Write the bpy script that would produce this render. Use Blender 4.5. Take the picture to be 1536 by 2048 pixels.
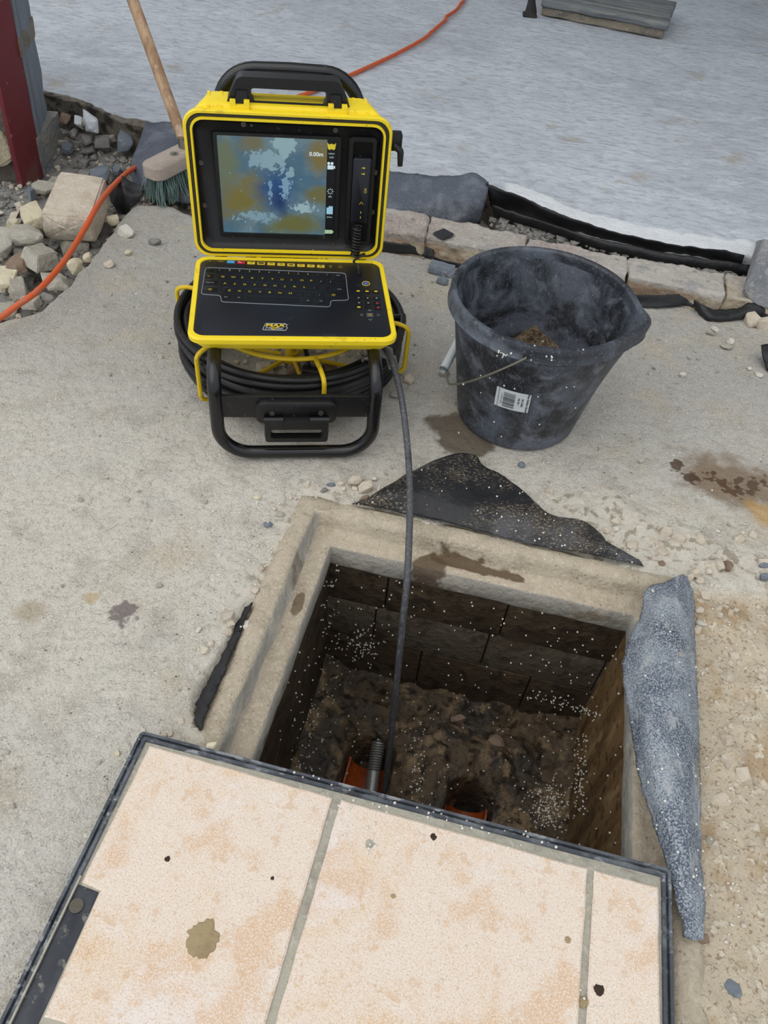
import bpy, bmesh, math, random
import numpy as np
from mathutils import Vector, Matrix

for _o in list(bpy.data.objects):
    bpy.data.objects.remove(_o)
SC = bpy.context.scene
COL = SC.collection

# ------------------------------------------------------------------ camera
F_PX, PITCH, ROLL, CAM_H = 1540.0, math.radians(47.54), math.radians(6.33), 0.95
_f = Vector((0, math.cos(PITCH), -math.sin(PITCH)))
_u0 = Vector((0, math.sin(PITCH), math.cos(PITCH)))
_r0 = Vector((1, 0, 0))
CR = math.cos(ROLL) * _r0 + math.sin(ROLL) * _u0
CU = -math.sin(ROLL) * _r0 + math.cos(ROLL) * _u0
CF = _f
CAM = Vector((0, 0, CAM_H))
cd = bpy.data.cameras.new('camera')
cam = bpy.data.objects.new('camera', cd)
COL.objects.link(cam)
cam.matrix_world = Matrix(((CR.x, CU.x, -CF.x, CAM.x), (CR.y, CU.y, -CF.y, CAM.y), (CR.z, CU.z, -CF.z, CAM.z), (0, 0, 0, 1)))
cd.sensor_fit = 'VERTICAL'
cd.sensor_height = 32.0
cd.lens = F_PX / 2048.0 * 32.0
cd.clip_start = 0.02
SC.camera = cam

# ------------------------------------------------------------------ light
w = bpy.data.worlds.new('overcast_sky')
SC.world = w
w.use_nodes = True
nt = w.node_tree
nt.nodes.clear()
wo = nt.nodes.new('ShaderNodeOutputWorld')
bg = nt.nodes.new('ShaderNodeBackground')
tc = nt.nodes.new('ShaderNodeTexCoord')
sx = nt.nodes.new('ShaderNodeSeparateXYZ')
rp = nt.nodes.new('ShaderNodeValToRGB')
nt.links.new(tc.outputs['Generated'], sx.inputs[0])
nt.links.new(sx.outputs['Z'], rp.inputs[0])
rp.color_ramp.elements[0].position = 0.0
rp.color_ramp.elements[0].color = (0.60, 0.66, 0.74, 1)
rp.color_ramp.elements[1].position = 0.9
rp.color_ramp.elements[1].color = (1.0, 1.0, 1.0, 1)
nt.links.new(rp.outputs[0], bg.inputs[0])
bg.inputs[1].default_value = 1.0
nt.links.new(bg.outputs[0], wo.inputs[0])
sd = bpy.data.lights.new('sun', 'SUN')
sd.energy = 1.0
sd.angle = math.radians(70)
sd.color = (1.0, 0.98, 0.95)
sun = bpy.data.objects.new('sun', sd)
COL.objects.link(sun)
sun.rotation_euler = Vector((0.50, 0.42, -1.0)).to_track_quat('-Z', 'Y').to_euler()
vs = SC.view_settings
vs.view_transform = 'Standard'
vs.look = 'None'
vs.exposure = 0.0
vs.gamma = 1.0
vs.use_curve_mapping = False


# ------------------------------------------------------------------ helpers
def at(px, py, z=0.0):
    """the point at height z that the photograph shows at this pixel"""
    d = CR * ((px - 768) / F_PX) + CU * ((1024 - py) / F_PX) + CF
    return CAM + d * ((z - CAM_H) / d.z)


def dep(px, py, dist):
    return CAM + (CR * ((px - 768) / F_PX) + CU * ((1024 - py) / F_PX) + CF) * dist


def lin(c):
    def f(v):
        v = v / 255.0
        return v / 12.92 if v <= 0.04045 else ((v + 0.055) / 1.055) ** 2.4
    return (f(c[0]), f(c[1]), f(c[2]), 1.0)


def tag(o, label=None, cat=None, group=None, kind=None):
    if label: o['label'] = label
    if cat: o['category'] = cat
    if group: o['group'] = group
    if kind: o['kind'] = kind
    return o


def empty(name, loc=(0, 0, 0), rz=0.0):
    o = bpy.data.objects.new(name, None)
    COL.objects.link(o)
    o.location = loc
    o.rotation_euler = (0, 0, rz)
    return o


def mobj(name, verts, faces, m=None, parent=None, smooth=True, origin=None, sharp=None):
    """one mesh object from points and faces"""
    vs_ = [Vector(v) for v in verts]
    loc = Vector((0, 0, 0))
    if origin == 'base':
        xs = [v.x for v in vs_]; ys = [v.y for v in vs_]; zs = [v.z for v in vs_]
        loc = Vector(((min(xs) + max(xs)) / 2, (min(ys) + max(ys)) / 2, min(zs)))
    elif origin is not None:
        loc = Vector(origin)
    me = bpy.data.meshes.new(name)
    me.from_pydata([tuple(v - loc) for v in vs_], [], faces)
    me.validate()
    me.update()
    if smooth:
        me.polygons.foreach_set('use_smooth', [True] * len(me.polygons))
        if sharp is not None:
            me.set_sharp_from_angle(angle=math.radians(sharp))
    o = bpy.data.objects.new(name, me)
    COL.objects.link(o)
    o.location = loc
    if m is not None:
        me.materials.append(m)
    if parent is not None:
        o.parent = parent
    return o


class MB:
    """collects shapes for one mesh"""
    def __init__(s):
        s.v = []; s.f = []

    def add(s, v, f, T=None):
        n = len(s.v)
        s.v += [(T @ Vector(p)) if T is not None else Vector(p) for p in v]
        s.f += [tuple(i + n for i in q) for q in f]
        return s

    def box(s, a, b, T=None, bev=0.0):
        x0, y0, z0 = a; x1, y1, z1 = b
        if bev > 0:
            bm = bmesh.new()
            bmesh.ops.create_cube(bm, size=1.0)
            for q in bm.verts:
                q.co = Vector(((x0 + x1) / 2 + q.co.x * (x1 - x0), (y0 + y1) / 2 + q.co.y * (y1 - y0), (z0 + z1) / 2 + q.co.z * (z1 - z0)))
            bmesh.ops.bevel(bm, geom=bm.edges[:], offset=bev, segments=2, affect='EDGES', profile=0.6)
            bm.verts.index_update()
            s.add([q.co.copy() for q in bm.verts], [[q.index for q in f.verts] for f in bm.faces], T)
            bm.free()
            return s
        v = [(x0, y0, z0), (x1, y0, z0), (x1, y1, z0), (x0, y1, z0), (x0, y0, z1), (x1, y0, z1), (x1, y1, z1), (x0, y1, z1)]
        return s.add(v, [(0, 3, 2, 1), (4, 5, 6, 7), (0, 1, 5, 4), (1, 2, 6, 5), (2, 3, 7, 6), (3, 0, 4, 7)], T)

    def tube(s, pts, r, n=10, closed=False, caps=True, T=None):
        v, f = tube(pts, r, n, closed, caps)
        return s.add(v, f, T)

    def loft(s, loops, cap0=False, cap1=False, closed_v=False, T=None):
        v, f = loft(loops, cap0, cap1, closed_v)
        return s.add(v, f, T)

    def cyl(s, p, q, r, n=16, r2=None, T=None):
        p = Vector(p); q = Vector(q)
        v, f = tube([p, q], [r, r if r2 is None else r2], n, False, True)
        return s.add(v, f, T)

    def obj(s, name, m=None, parent=None, smooth=True, origin=None, sharp=35):
        return mobj(name, s.v, s.f, m, parent, smooth, origin, sharp)


def tube(pts, r, n=10, closed=False, caps=True):
    pts = [Vector(p) for p in pts]
    N = len(pts)
    rr = [r] * N if isinstance(r, (int, float)) else list(r)
    tang = []
    for i in range(N):
        a = pts[(i - 1) % N] if (closed or i > 0) else pts[0]
        b = pts[(i + 1) % N] if (closed or i < N - 1) else pts[-1]
        t = (b - a)
        tang.append(t.normalized() if t.length > 1e-9 else Vector((0, 0, 1)))
    ref = Vector((0, 0, 1)) if abs(tang[0].z) < 0.9 else Vector((1, 0, 0))
    nrm = (ref - tang[0] * ref.dot(tang[0])).normalized()
    V, Fc = [], []
    for i in range(N):
        if i:
            nrm = nrm - tang[i] * nrm.dot(tang[i])
            nrm = nrm.normalized() if nrm.length > 1e-9 else tang[i].orthogonal().normalized()
        bi = tang[i].cross(nrm)
        for k in range(n):
            a = 2 * math.pi * k / n
            V.append(pts[i] + (nrm * math.cos(a) + bi * math.sin(a)) * rr[i])
    M = N if closed else N - 1
    for i in range(M):
        j = (i + 1) % N
        for k in range(n):
            l = (k + 1) % n
            Fc.append((i * n + k, i * n + l, j * n + l, j * n + k))
    if caps and not closed:
        Fc.append(tuple(range(n))[::-1])
        Fc.append(tuple((N - 1) * n + k for k in range(n)))
    return V, Fc


def loft(loops, cap0=False, cap1=False, closed_v=False):
    n = len(loops[0]); V = []; Fc = []
    for L in loops:
        V += [Vector(p) for p in L]
    m = len(loops)
    for i in range(m if closed_v else m - 1):
        j = (i + 1) % m
        for k in range(n):
            l = (k + 1) % n
            Fc.append((i * n + k, i * n + l, j * n + l, j * n + k))
    if cap0: Fc.append(tuple(range(n))[::-1])
    if cap1: Fc.append(tuple((m - 1) * n + k for k in range(n)))
    return V, Fc


def catmull(pts, n, closed=False):
    P = [Vector(p) for p in pts]
    if len(P) == 2 and not closed:
        return [P[0].lerp(P[1], i / (n - 1)) for i in range(n)]
    m = len(P)
    out = []
    S = m if closed else m - 1
    # sample by arc length
    fine = []
    for i in range(S):
        p0 = P[(i - 1) % m] if closed or i > 0 else P[0] * 2 - P[1]
        p1 = P[i]; p2 = P[(i + 1) % m]
        p3 = P[(i + 2) % m] if closed or i + 2 < m else P[-1] * 2 - P[-2]
        for k in range(16):
            t = k / 16.0
            fine.append(0.5 * ((2 * p1) + (p2 - p0) * t + (2 * p0 - 5 * p1 + 4 * p2 - p3) * t * t + (3 * p1 - p0 - 3 * p2 + p3) * t ** 3))
    fine.append(P[0].copy() if closed else P[-1].copy())
    L = [0.0]
    for i in range(1, len(fine)):
        L.append(L[-1] + (fine[i] - fine[i - 1]).length)
    tot = L[-1] or 1e-9
    j = 0
    for i in range(n):
        s = tot * i / (n if closed else n - 1)
        while j < len(L) - 2 and L[j + 1] < s: j += 1
        d = L[j + 1] - L[j]
        out.append(fine[j].lerp(fine[j + 1], (s - L[j]) / d if d > 1e-12 else 0))
    return out


def fillet(pts, r, n=7, closed=False):
    P = [Vector(p) for p in pts]
    N = len(P); out = []
    R = [r] * N if isinstance(r, (int, float)) else r
    for i in range(N):
        if not closed and i in (0, N - 1):
            out.append(P[i]); continue
        a, b, c = P[i - 1], P[i], P[(i + 1) % N]
        d1 = (a - b); d2 = (c - b)
        ang = d1.angle(d2)
        if ang > 3.1 or R[i] <= 0:
            out.append(b); continue
        cut = min(R[i] / math.tan(ang / 2), d1.length * 0.49, d2.length * 0.49)
        d1.normalize(); d2.normalize()
        rad = cut * math.tan(ang / 2)
        bis = (d1 + d2).normalized()
        cen = b + bis * (rad / math.sin(ang / 2))
        s = b + d1 * cut - cen; e = b + d2 * cut - cen
        om = s.angle(e)
        for k in range(n + 1):
            t = k / n
            out.append(cen + (s * math.sin((1 - t) * om) + e * math.sin(t * om)) / math.sin(om))
    return out


def rrect(x0, y0, x1, y1, r, n=5):
    out = []
    for cx, cy, a0 in ((x1 - r, y1 - r, 0), (x0 + r, y1 - r, 90), (x0 + r, y0 + r, 180), (x1 - r, y0 + r, 270)):
        for k in range(n + 1):
            a = math.radians(a0 + 90 * k / n)
            out.append((cx + r * math.cos(a), cy + r * math.sin(a)))
    return out


def lathe(prof, n=48):
    V = []; Fc = []
    for r, z in prof:
        for k in range(n):
            a = 2 * math.pi * k / n
            V.append((r * math.cos(a), r * math.sin(a), z))
    for i in range(len(prof) - 1):
        for k in range(n):
            l = (k + 1) % n
            Fc.append((i * n + k, i * n + l, (i + 1) * n + l, (i + 1) * n + k))
    return V, Fc


# value noise on arrays
def _h(ix, iy, s):
    n = (ix.astype(np.int64) * 374761393 + iy.astype(np.int64) * 668265263 + s * 974634533) & 0xffffffff
    n = ((n ^ (n >> 13)) * 1274126177) & 0xffffffff
    return ((n ^ (n >> 16)) & 0xffff) / 65535.0


def vnoise(x, y, s=0):
    x = np.asarray(x, float); y = np.asarray(y, float)
    ix = np.floor(x); iy = np.floor(y)
    fx = x - ix; fy = y - iy
    fx = fx * fx * (3 - 2 * fx); fy = fy * fy * (3 - 2 * fy)
    a = _h(ix, iy, s); b = _h(ix + 1, iy, s); c = _h(ix, iy + 1, s); d = _h(ix + 1, iy + 1, s)
    return (a + (b - a) * fx) * (1 - fy) + (c + (d - c) * fx) * fy


def fbm(x, y, s=0, o=4):
    t = 0; a = 0.5
    for i in range(o):
        t = t + a * (vnoise(np.asarray(x) * 2 ** i, np.asarray(y) * 2 ** i, s + i * 7) - 0.5)
        a *= 0.5
    return t


def _hs(ix, iy, s):
    n = (ix * 374761393 + iy * 668265263 + s * 974634533) & 0xffffffff
    n = ((n ^ (n >> 13)) * 1274126177) & 0xffffffff
    return ((n ^ (n >> 16)) & 0xffff) / 65535.0


def n1(x, y, s=0):
    t = 0.0; a = 0.5
    for i in range(3):
        ix = math.floor(x); iy = math.floor(y)
        fx = x - ix; fy = y - iy
        fx = fx * fx * (3 - 2 * fx); fy = fy * fy * (3 - 2 * fy)
        k = s + i * 7
        p = _hs(ix, iy, k); q = _hs(ix + 1, iy, k); r = _hs(ix, iy + 1, k); u = _hs(ix + 1, iy + 1, k)
        t += a * ((p + (q - p) * fx) * (1 - fy) + (r + (u - r) * fx) * fy - 0.5)
        a *= 0.5; x *= 2; y *= 2
    return t


def seg_dist(X, Y, poly):
    """signed distance to a closed polygon (negative inside)"""
    D = np.full(X.shape, 1e9); inside = np.zeros(X.shape, bool)
    n = len(poly)
    for i in range(n):
        x0, y0 = poly[i]; x1, y1 = poly[(i + 1) % n]
        dx, dy = x1 - x0, y1 - y0
        t = np.clip(((X - x0) * dx + (Y - y0) * dy) / (dx * dx + dy * dy + 1e-12), 0, 1)
        D = np.minimum(D, np.hypot(X - x0 - t * dx, Y - y0 - t * dy))
        c = ((y0 > Y) != (y1 > Y)) & (X < (x1 - x0) * (Y - y0) / (y1 - y0 + 1e-12) + x0)
        inside ^= c
    return np.where(inside, -D, D)


def sstep(a, b, x):
    t = np.clip((x - a) / (b - a), 0, 1)
    return t * t * (3 - 2 * t)


# ------------------------------------------------------------------ materials
def mat(name, base, rough=0.8, metal=0.0, layers=(), bump=(), spec=0.5, coat=0.0, emit=0.0):
    m = bpy.data.materials.new(name)
    m.use_nodes = True
    t = m.node_tree; N = t.nodes; L = t.links
    N.clear()
    out = N.new('ShaderNodeOutputMaterial')
    b = N.new('ShaderNodeBsdfPrincipled')
    L.new(b.outputs[0], out.inputs[0])
    b.inputs['Metallic'].default_value = metal
    b.inputs['Specular IOR Level'].default_value = spec
    b.inputs['Coat Weight'].default_value = coat
    co = N.new('ShaderNodeTexCoord').outputs['Object']
    pos = N.new('ShaderNodeNewGeometry').outputs['Position']

    def math_(op, a, c, clamp=False):
        q = N.new('ShaderNodeMath'); q.operation = op; q.use_clamp = clamp
        for i, v in enumerate((a, c)):
            if v is None: continue
            if isinstance(v, (int, float)): q.inputs[i].default_value = v
            else: L.new(v, q.inputs[i])
        return q.outputs[0]

    def field(d):
        src = pos if d.get('world') else co
        if 'stretch' in d or 'rot' in d:
            mp = N.new('ShaderNodeMapping')
            mp.inputs['Scale'].default_value = d.get('stretch', (1, 1, 1))
            mp.inputs['Rotation'].default_value = d.get('rot', (0, 0, 0))
            L.new(src, mp.inputs[0]); src = mp.outputs[0]
        k = d['t']
        if k == 'noise':
            q = N.new('ShaderNodeTexNoise')
            q.inputs['Scale'].default_value = d['s']
            q.inputs['Detail'].default_value = d.get('det', 5)
            q.inputs['Roughness'].default_value = d.get('rg', 0.6)
            q.inputs['Distortion'].default_value = d.get('dist', 0)
            L.new(src, q.inputs['Vector'])
            return q.outputs[0]
        if k == 'voro':
            q = N.new('ShaderNodeTexVoronoi')
            q.inputs['Scale'].default_value = d['s']
            q.inputs['Randomness'].default_value = 1.0
            L.new(src, q.inputs['Vector'])
            return q.outputs['Distance']
        if k == 'cell':
            q = N.new('ShaderNodeTexVoronoi')
            q.inputs['Scale'].default_value = d['s']
            L.new(src, q.inputs['Vector'])
            sp = N.new('ShaderNodeSeparateColor'); L.new(q.outputs['Color'], sp.inputs[0])
            return sp.outputs[0]
        if k == 'wave':
            q = N.new('ShaderNodeTexWave')
            q.bands_direction = d.get('dir', 'X')
            q.inputs['Scale'].default_value = d['s']
            q.inputs['Distortion'].default_value = d.get('dist', 2)
            q.inputs['Detail'].default_value = d.get('det', 3)
            q.inputs['Detail Scale'].default_value = d.get('ds', 1.5)
            L.new(src, q.inputs['Vector'])
            return q.outputs['Fac']
        if k == 'attr':
            q = N.new('ShaderNodeAttribute'); q.attribute_name = d['a']
            sp = N.new('ShaderNodeSeparateColor'); L.new(q.outputs['Color'], sp.inputs[0])
            return sp.outputs[d.get('ch', 0)]
        if k == 'axis':
            sp = N.new('ShaderNodeSeparateXYZ'); L.new(src, sp.inputs[0])
            return sp.outputs[d['ax']]
        if k == 'blob':
            sb = N.new('ShaderNodeMapping'); sb.vector_type = 'TEXTURE'
            sb.inputs['Location'].default_value = (d['c'][0], d['c'][1], 0)
            sb.inputs['Rotation'].default_value = (0, 0, d.get('rz', 0))
            sb.inputs['Scale'].default_value = (d['rad'][0], d['rad'][1], 1e3)
            L.new(src, sb.inputs[0])
            ln = N.new('ShaderNodeVectorMath'); ln.operation = 'LENGTH'
            L.new(sb.outputs[0], ln.inputs[0])
            q = N.new('ShaderNodeTexNoise'); q.inputs['Scale'].default_value = d.get('ns', 30); q.inputs['Detail'].default_value = 5
            L.new(src, q.inputs['Vector'])
            z = math_('MULTIPLY', math_('SUBTRACT', q.outputs[0], 0.5), d.get('na', 1.2))
            return math_('SUBTRACT', 1.0, math_('ADD', ln.outputs['Value'], z))

    def mask(d):
        v = field(d)
        mr = N.new('ShaderNodeMapRange'); mr.interpolation_type = 'SMOOTHSTEP'
        mr.inputs[1].default_value = d['lo']; mr.inputs[2].default_value = d['hi']
        L.new(v, mr.inputs[0])
        o = mr.outputs[0]
        for e in d.get('and', ()):
            o = math_('MULTIPLY', o, mask(e))
        if d.get('k', 1) != 1: o = math_('MULTIPLY', o, d['k'])
        return o

    rgb = N.new('ShaderNodeRGB'); rgb.outputs[0].default_value = lin(base)
    c = rgb.outputs[0]
    rv = N.new('ShaderNodeValue'); rv.outputs[0].default_value = rough
    r = rv.outputs[0]
    for d in layers:
        mk = mask(d)
        if 'col' in d:
            mx = N.new('ShaderNodeMix'); mx.data_type = 'RGBA'
            L.new(mk, mx.inputs['Factor']); L.new(c, mx.inputs[6])
            mx.inputs[7].default_value = lin(d['col'])
            c = mx.outputs[2]
        if 'r' in d:
            mx = N.new('ShaderNodeMix'); mx.data_type = 'FLOAT'
            L.new(mk, mx.inputs['Factor']); L.new(r, mx.inputs[2]); mx.inputs[3].default_value = d['r']
            r = mx.outputs[0]
    L.new(c, b.inputs['Base Color'])
    L.new(r, b.inputs['Roughness'])
    if emit:
        L.new(c, b.inputs['Emission Color'])
        b.inputs['Emission Strength'].default_value = emit
    prev = None
    for d in bump:
        bp = N.new('ShaderNodeBump')
        bp.inputs['Strength'].default_value = d.get('st', 0.6)
        bp.inputs['Distance'].default_value = d['d']
        L.new(mask(d) if 'lo' in d else field(d), bp.inputs['Height'])
        if prev is not None: L.new(prev, bp.inputs['Normal'])
        prev = bp.outputs[0]
    if prev is not None: L.new(prev, b.inputs['Normal'])
    return m


def N_(s, lo, hi, col=None, **k):
    d = dict(t='noise', s=s, lo=lo, hi=hi, **k)
    if col: d['col'] = col
    return d


def V_(s, lo, hi, col=None, **k):
    d = dict(t='voro', s=s, lo=lo, hi=hi, **k)
    if col: d['col'] = col
    return d


MT = {}
# stain places on the yard
s_buck = at(925, 872); s_brn = at(1462, 962); s_dk = at(250, 1225); s_or = at(1520, 1025); s_tn = at(62, 1222); s_t2 = at(185, 1195)
MT['yard'] = mat('yard_concrete', (212, 207, 196), 0.92, layers=[
    N_(2.2, 0.44, 0.60, (203, 200, 193), world=1, k=0.8),
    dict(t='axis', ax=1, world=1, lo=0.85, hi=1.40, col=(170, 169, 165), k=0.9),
    N_(5, 0.52, 0.66, (190, 178, 156), world=1, k=0.6, det=6),
    N_(14, 0.48, 0.70, (162, 157, 147), world=1, k=0.55, det=8),
    N_(110, 0.50, 0.64, (176, 169, 156), world=1, k=0.5, det=5),
    N_(330, 0.50, 0.64, (224, 218, 205), world=1, k=0.55, det=3),
    N_(420, 0.55, 0.66, (146, 139, 127), world=1, k=0.5, det=2),
    V_(150, 0.24, 0.12, (92, 87, 80), world=1, k=0.75, stretch=(1, 1.5, 1), **{'and': [N_(60, 0.52, 0.60, world=1)]}),
    V_(62, 0.17, 0.09, (80, 78, 76), world=1, k=0.85, stretch=(1, 1.5, 1), **{'and': [N_(28, 0.55, 0.60, world=1)]}),
    V_(48, 0.14, 0.08, (232, 227, 214), world=1, k=0.85, **{'and': [N_(22, 0.55, 0.6, world=1)]}),
    V_(30, 0.13, 0.07, (182, 148, 110), world=1, k=0.7, **{'and': [N_(9, 0.58, 0.63, world=1)]}),
    dict(t='attr', a='zone', ch=1, lo=0.2, hi=0.8, col=(204, 190, 166), k=0.85),
    dict(t='attr', a='zone', ch=1, lo=0.3, hi=0.8, col=(176, 152, 120), k=0.8, **{'and': [N_(13, 0.5, 0.62, world=1, det=7)]}),
    dict(t='attr', a='zone', ch=1, lo=0.3, hi=0.8, col=(222, 212, 194), k=0.85, **{'and': [N_(60, 0.53, 0.64, world=1, det=7)]}),
    dict(t='attr', a='zone', ch=1, lo=0.3, hi=0.8, col=(142, 120, 92), k=0.7, **{'and': [N_(190, 0.56, 0.64, world=1, det=4)]}),
    dict(t='attr', a='zone', ch=2, lo=0.2, hi=0.8, col=(212, 206, 192), k=0.8),
    dict(t='attr', a='zone', ch=2, lo=0.2, hi=0.8, col=(150, 140, 122), k=0.8, **{'and': [N_(55, 0.52, 0.62, world=1, det=8)]}),
    dict(t='attr', a='zone', ch=0, lo=0.2, hi=0.8, col=(142, 140, 136), k=0.95),
    dict(t='attr', a='zone', ch=0, lo=0.3, hi=0.8, col=(106, 102, 96), k=0.8, **{'and': [N_(30, 0.48, 0.62, world=1, det=8)]}),
    dict(t='blob', c=s_buck, rad=(0.075, 0.062), rz=-0.6, ns=22, na=1.5, lo=0.0, hi=0.30, col=(92, 80, 64), k=0.85, world=1),
    dict(t='blob', c=s_brn, rad=(0.125, 0.085), rz=-0.35, ns=20, na=1.6, lo=-0.05, hi=0.55, col=(132, 112, 88), k=0.85, world=1),
    dict(t='blob', c=at(1353, 932), rad=(0.016, 0.020), rz=-0.5, ns=60, na=2.4, lo=0.1, hi=0.4, col=(78, 52, 34), k=0.85, world=1),
    dict(t='blob', c=at(1383, 956), rad=(0.024, 0.018), rz=-0.5, ns=60, na=2.6, lo=0.1, hi=0.4, col=(72, 52, 36), k=0.85, world=1),
    dict(t='blob', c=at(1445, 968), rad=(0.05, 0.020), rz=-0.6, ns=60, na=3.2, lo=0.3, hi=0.5, col=(84, 56, 34), k=0.8, world=1),
    dict(t='blob', c=at(1500, 970), rad=(0.04, 0.03), rz=0.4, ns=50, na=3.4, lo=0.35, hi=0.5, col=(80, 62, 46), k=0.75, world=1),
    dict(t='blob', c=s_or, rad=(0.035, 0.04), ns=20, na=1.5, lo=0.0, hi=0.6, col=(196, 156, 88), k=0.65, world=1),
    dict(t='blob', c=s_dk, rad=(0.026, 0.026), ns=60, na=2.4, lo=0.1, hi=0.5, col=(110, 98, 98), k=0.8, world=1),
    dict(t='blob', c=s_tn, rad=(0.03, 0.026), ns=30, na=1.6, lo=0.0, hi=0.5, col=(172, 158, 134), k=0.65, world=1),
    dict(t='blob', c=s_t2, rad=(0.015, 0.013), ns=40, na=1.6, lo=0.0, hi=0.5, col=(184, 162, 118), k=0.65, world=1),
], bump=[N_(330, 0.3, 0.7, d=0.0012, st=0.6, world=1), N_(40, 0.3, 0.7, d=0.005, st=0.45, world=1, det=8), V_(150, 0.1, 0.2, d=0.002, st=0.5, world=1, **{'and': [N_(60, 0.52, 0.6, world=1)]})], spec=0.25)
MT['slab'] = mat('fresh_grey_concrete', (208, 215, 224), 0.9, layers=[
    N_(1.5, 0.42, 0.64, (190, 195, 203), world=1, k=0.9),
    N_(9, 0.44, 0.66, (222, 228, 235), world=1, stretch=(0.7, 1.3, 1), rot=(0, 0, 0.25), k=0.75, det=9, dist=0.4),
    N_(40, 0.48, 0.62, (168, 174, 184), world=1, stretch=(0.6, 1.6, 1), rot=(0, 0, 0.2), k=0.6, det=7, dist=0.5),
    N_(170, 0.5, 0.64, (214, 219, 225), world=1, k=0.35, stretch=(0.6, 1.4, 1), rot=(0, 0, 0.2)),
    N_(6, 0.62, 0.7, (180, 172, 156), world=1, k=0.6, det=7),
    V_(60, 0.14, 0.07, (92, 94, 98), world=1, k=0.85, stretch=(1, 2, 1), **{'and': [N_(9, 0.55, 0.60, world=1)]}),
    dict(t='attr', a='zone', ch=0, lo=0.3, hi=0.7, col=(236, 240, 244)),
    dict(t='attr', a='zone', ch=1, lo=0.3, hi=0.7, col=(128, 120, 108)),
    dict(t='attr', a='zone', ch=1, lo=0.3, hi=0.7, col=(62, 58, 54), k=0.9, **{'and': [N_(30, 0.45, 0.6, world=1)]}),
], bump=[N_(22, 0.3, 0.75, d=0.012, st=0.6, world=1, stretch=(0.8, 1.25, 1), rot=(0, 0, 0.2), det=9, rg=0.65), N_(160, 0.3, 0.7, d=0.0015, st=0.5, world=1, det=6)], spec=0.25)
MT['rim'] = mat('worn_rim_mortar', (188, 176, 156), 0.9, layers=[
    N_(14, 0.45, 0.65, (168, 155, 135), world=1, k=0.8, det=7),
    N_(70, 0.5, 0.65, (196, 184, 164), world=1, k=0.8),
    V_(140, 0.2, 0.12, (108, 94, 78), world=1, k=0.6, **{'and': [N_(40, 0.5, 0.58, world=1)]}),
    N_(220, 0.52, 0.62, (206, 196, 178), world=1, k=0.6),
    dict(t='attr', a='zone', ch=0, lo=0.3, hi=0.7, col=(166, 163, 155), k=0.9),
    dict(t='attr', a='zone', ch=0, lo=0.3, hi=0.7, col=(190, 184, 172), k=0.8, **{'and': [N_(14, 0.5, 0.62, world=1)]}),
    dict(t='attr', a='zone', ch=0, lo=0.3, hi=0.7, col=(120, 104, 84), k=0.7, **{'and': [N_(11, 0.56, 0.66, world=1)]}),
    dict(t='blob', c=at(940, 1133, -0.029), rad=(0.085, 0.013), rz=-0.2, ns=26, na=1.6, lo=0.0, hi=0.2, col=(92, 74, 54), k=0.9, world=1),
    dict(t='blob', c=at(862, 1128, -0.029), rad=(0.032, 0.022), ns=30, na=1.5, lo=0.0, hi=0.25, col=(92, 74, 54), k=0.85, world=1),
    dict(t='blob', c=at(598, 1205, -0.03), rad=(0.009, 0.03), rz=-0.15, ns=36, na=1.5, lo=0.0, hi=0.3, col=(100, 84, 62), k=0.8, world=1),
], bump=[N_(60, 0.3, 0.7, d=0.004, st=0.6, world=1, det=8), V_(140, 0.05, 0.3, d=0.002, st=0.4, world=1)], spec=0.25)
_pit = [
    N_(7, 0.45, 0.62, (60, 48, 34), world=1, k=0.8, det=8),
    N_(16, 0.52, 0.68, (96, 82, 62), world=1, k=0.6, det=8),
    N_(40, 0.5, 0.64, (30, 22, 15), world=1, k=0.7),
]
MT['pitwall'] = mat('damp_chamber_wall', (72, 60, 46), 0.7, layers=_pit, bump=[N_(40, 0.3, 0.7, d=0.006, st=0.6, world=1, det=8)], spec=0.35)
MT['pitblock'] = mat('damp_chamber_block', (92, 84, 72), 0.75, layers=[
    N_(5, 0.5, 0.62, (66, 52, 38), world=1, k=0.9, det=8), N_(14, 0.55, 0.7, (122, 115, 102), world=1, k=0.7), N_(50, 0.52, 0.64, (44, 34, 25), world=1, k=0.6)],
    bump=[N_(50, 0.3, 0.7, d=0.005, st=0.6, world=1, det=8)], spec=0.35)
MT['pitright'] = mat('streaked_chamber_render', (124, 98, 64), 0.7, layers=[
    N_(18, 0.45, 0.62, (86, 64, 38), world=1, stretch=(1, 1, 0.12), k=0.9, det=8), N_(30, 0.52, 0.66, (158, 134, 98), world=1, stretch=(1, 1, 0.3), k=0.7), N_(60, 0.54, 0.64, (46, 32, 18), world=1, k=0.7)],
    bump=[N_(40, 0.3, 0.7, d=0.005, st=0.6, world=1, stretch=(1, 1, 0.3), det=8)], spec=0.35)
MT['bench'] = mat('muddy_benching', (94, 80, 62), 0.6, layers=[
    N_(8, 0.45, 0.62, (72, 68, 64), world=1, k=0.9, det=8), N_(20, 0.50, 0.62, (150, 128, 98), world=1, k=0.75, det=9), N_(45, 0.53, 0.63, (36, 27, 18), world=1, k=0.85),
    V_(70, 0.18, 0.1, (176, 160, 140), world=1, k=0.7, **{'and': [N_(14, 0.56, 0.62, world=1)]})],
    bump=[N_(30, 0.3, 0.7, d=0.008, st=0.7, world=1, det=9)], spec=0.4)
MT['orange_pipe'] = mat('orange_clay_pipe', (156, 72, 28), 0.35, layers=[N_(20, 0.5, 0.66, (110, 48, 18), k=0.8), N_(60, 0.58, 0.66, (60, 34, 20), k=0.7)])
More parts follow.
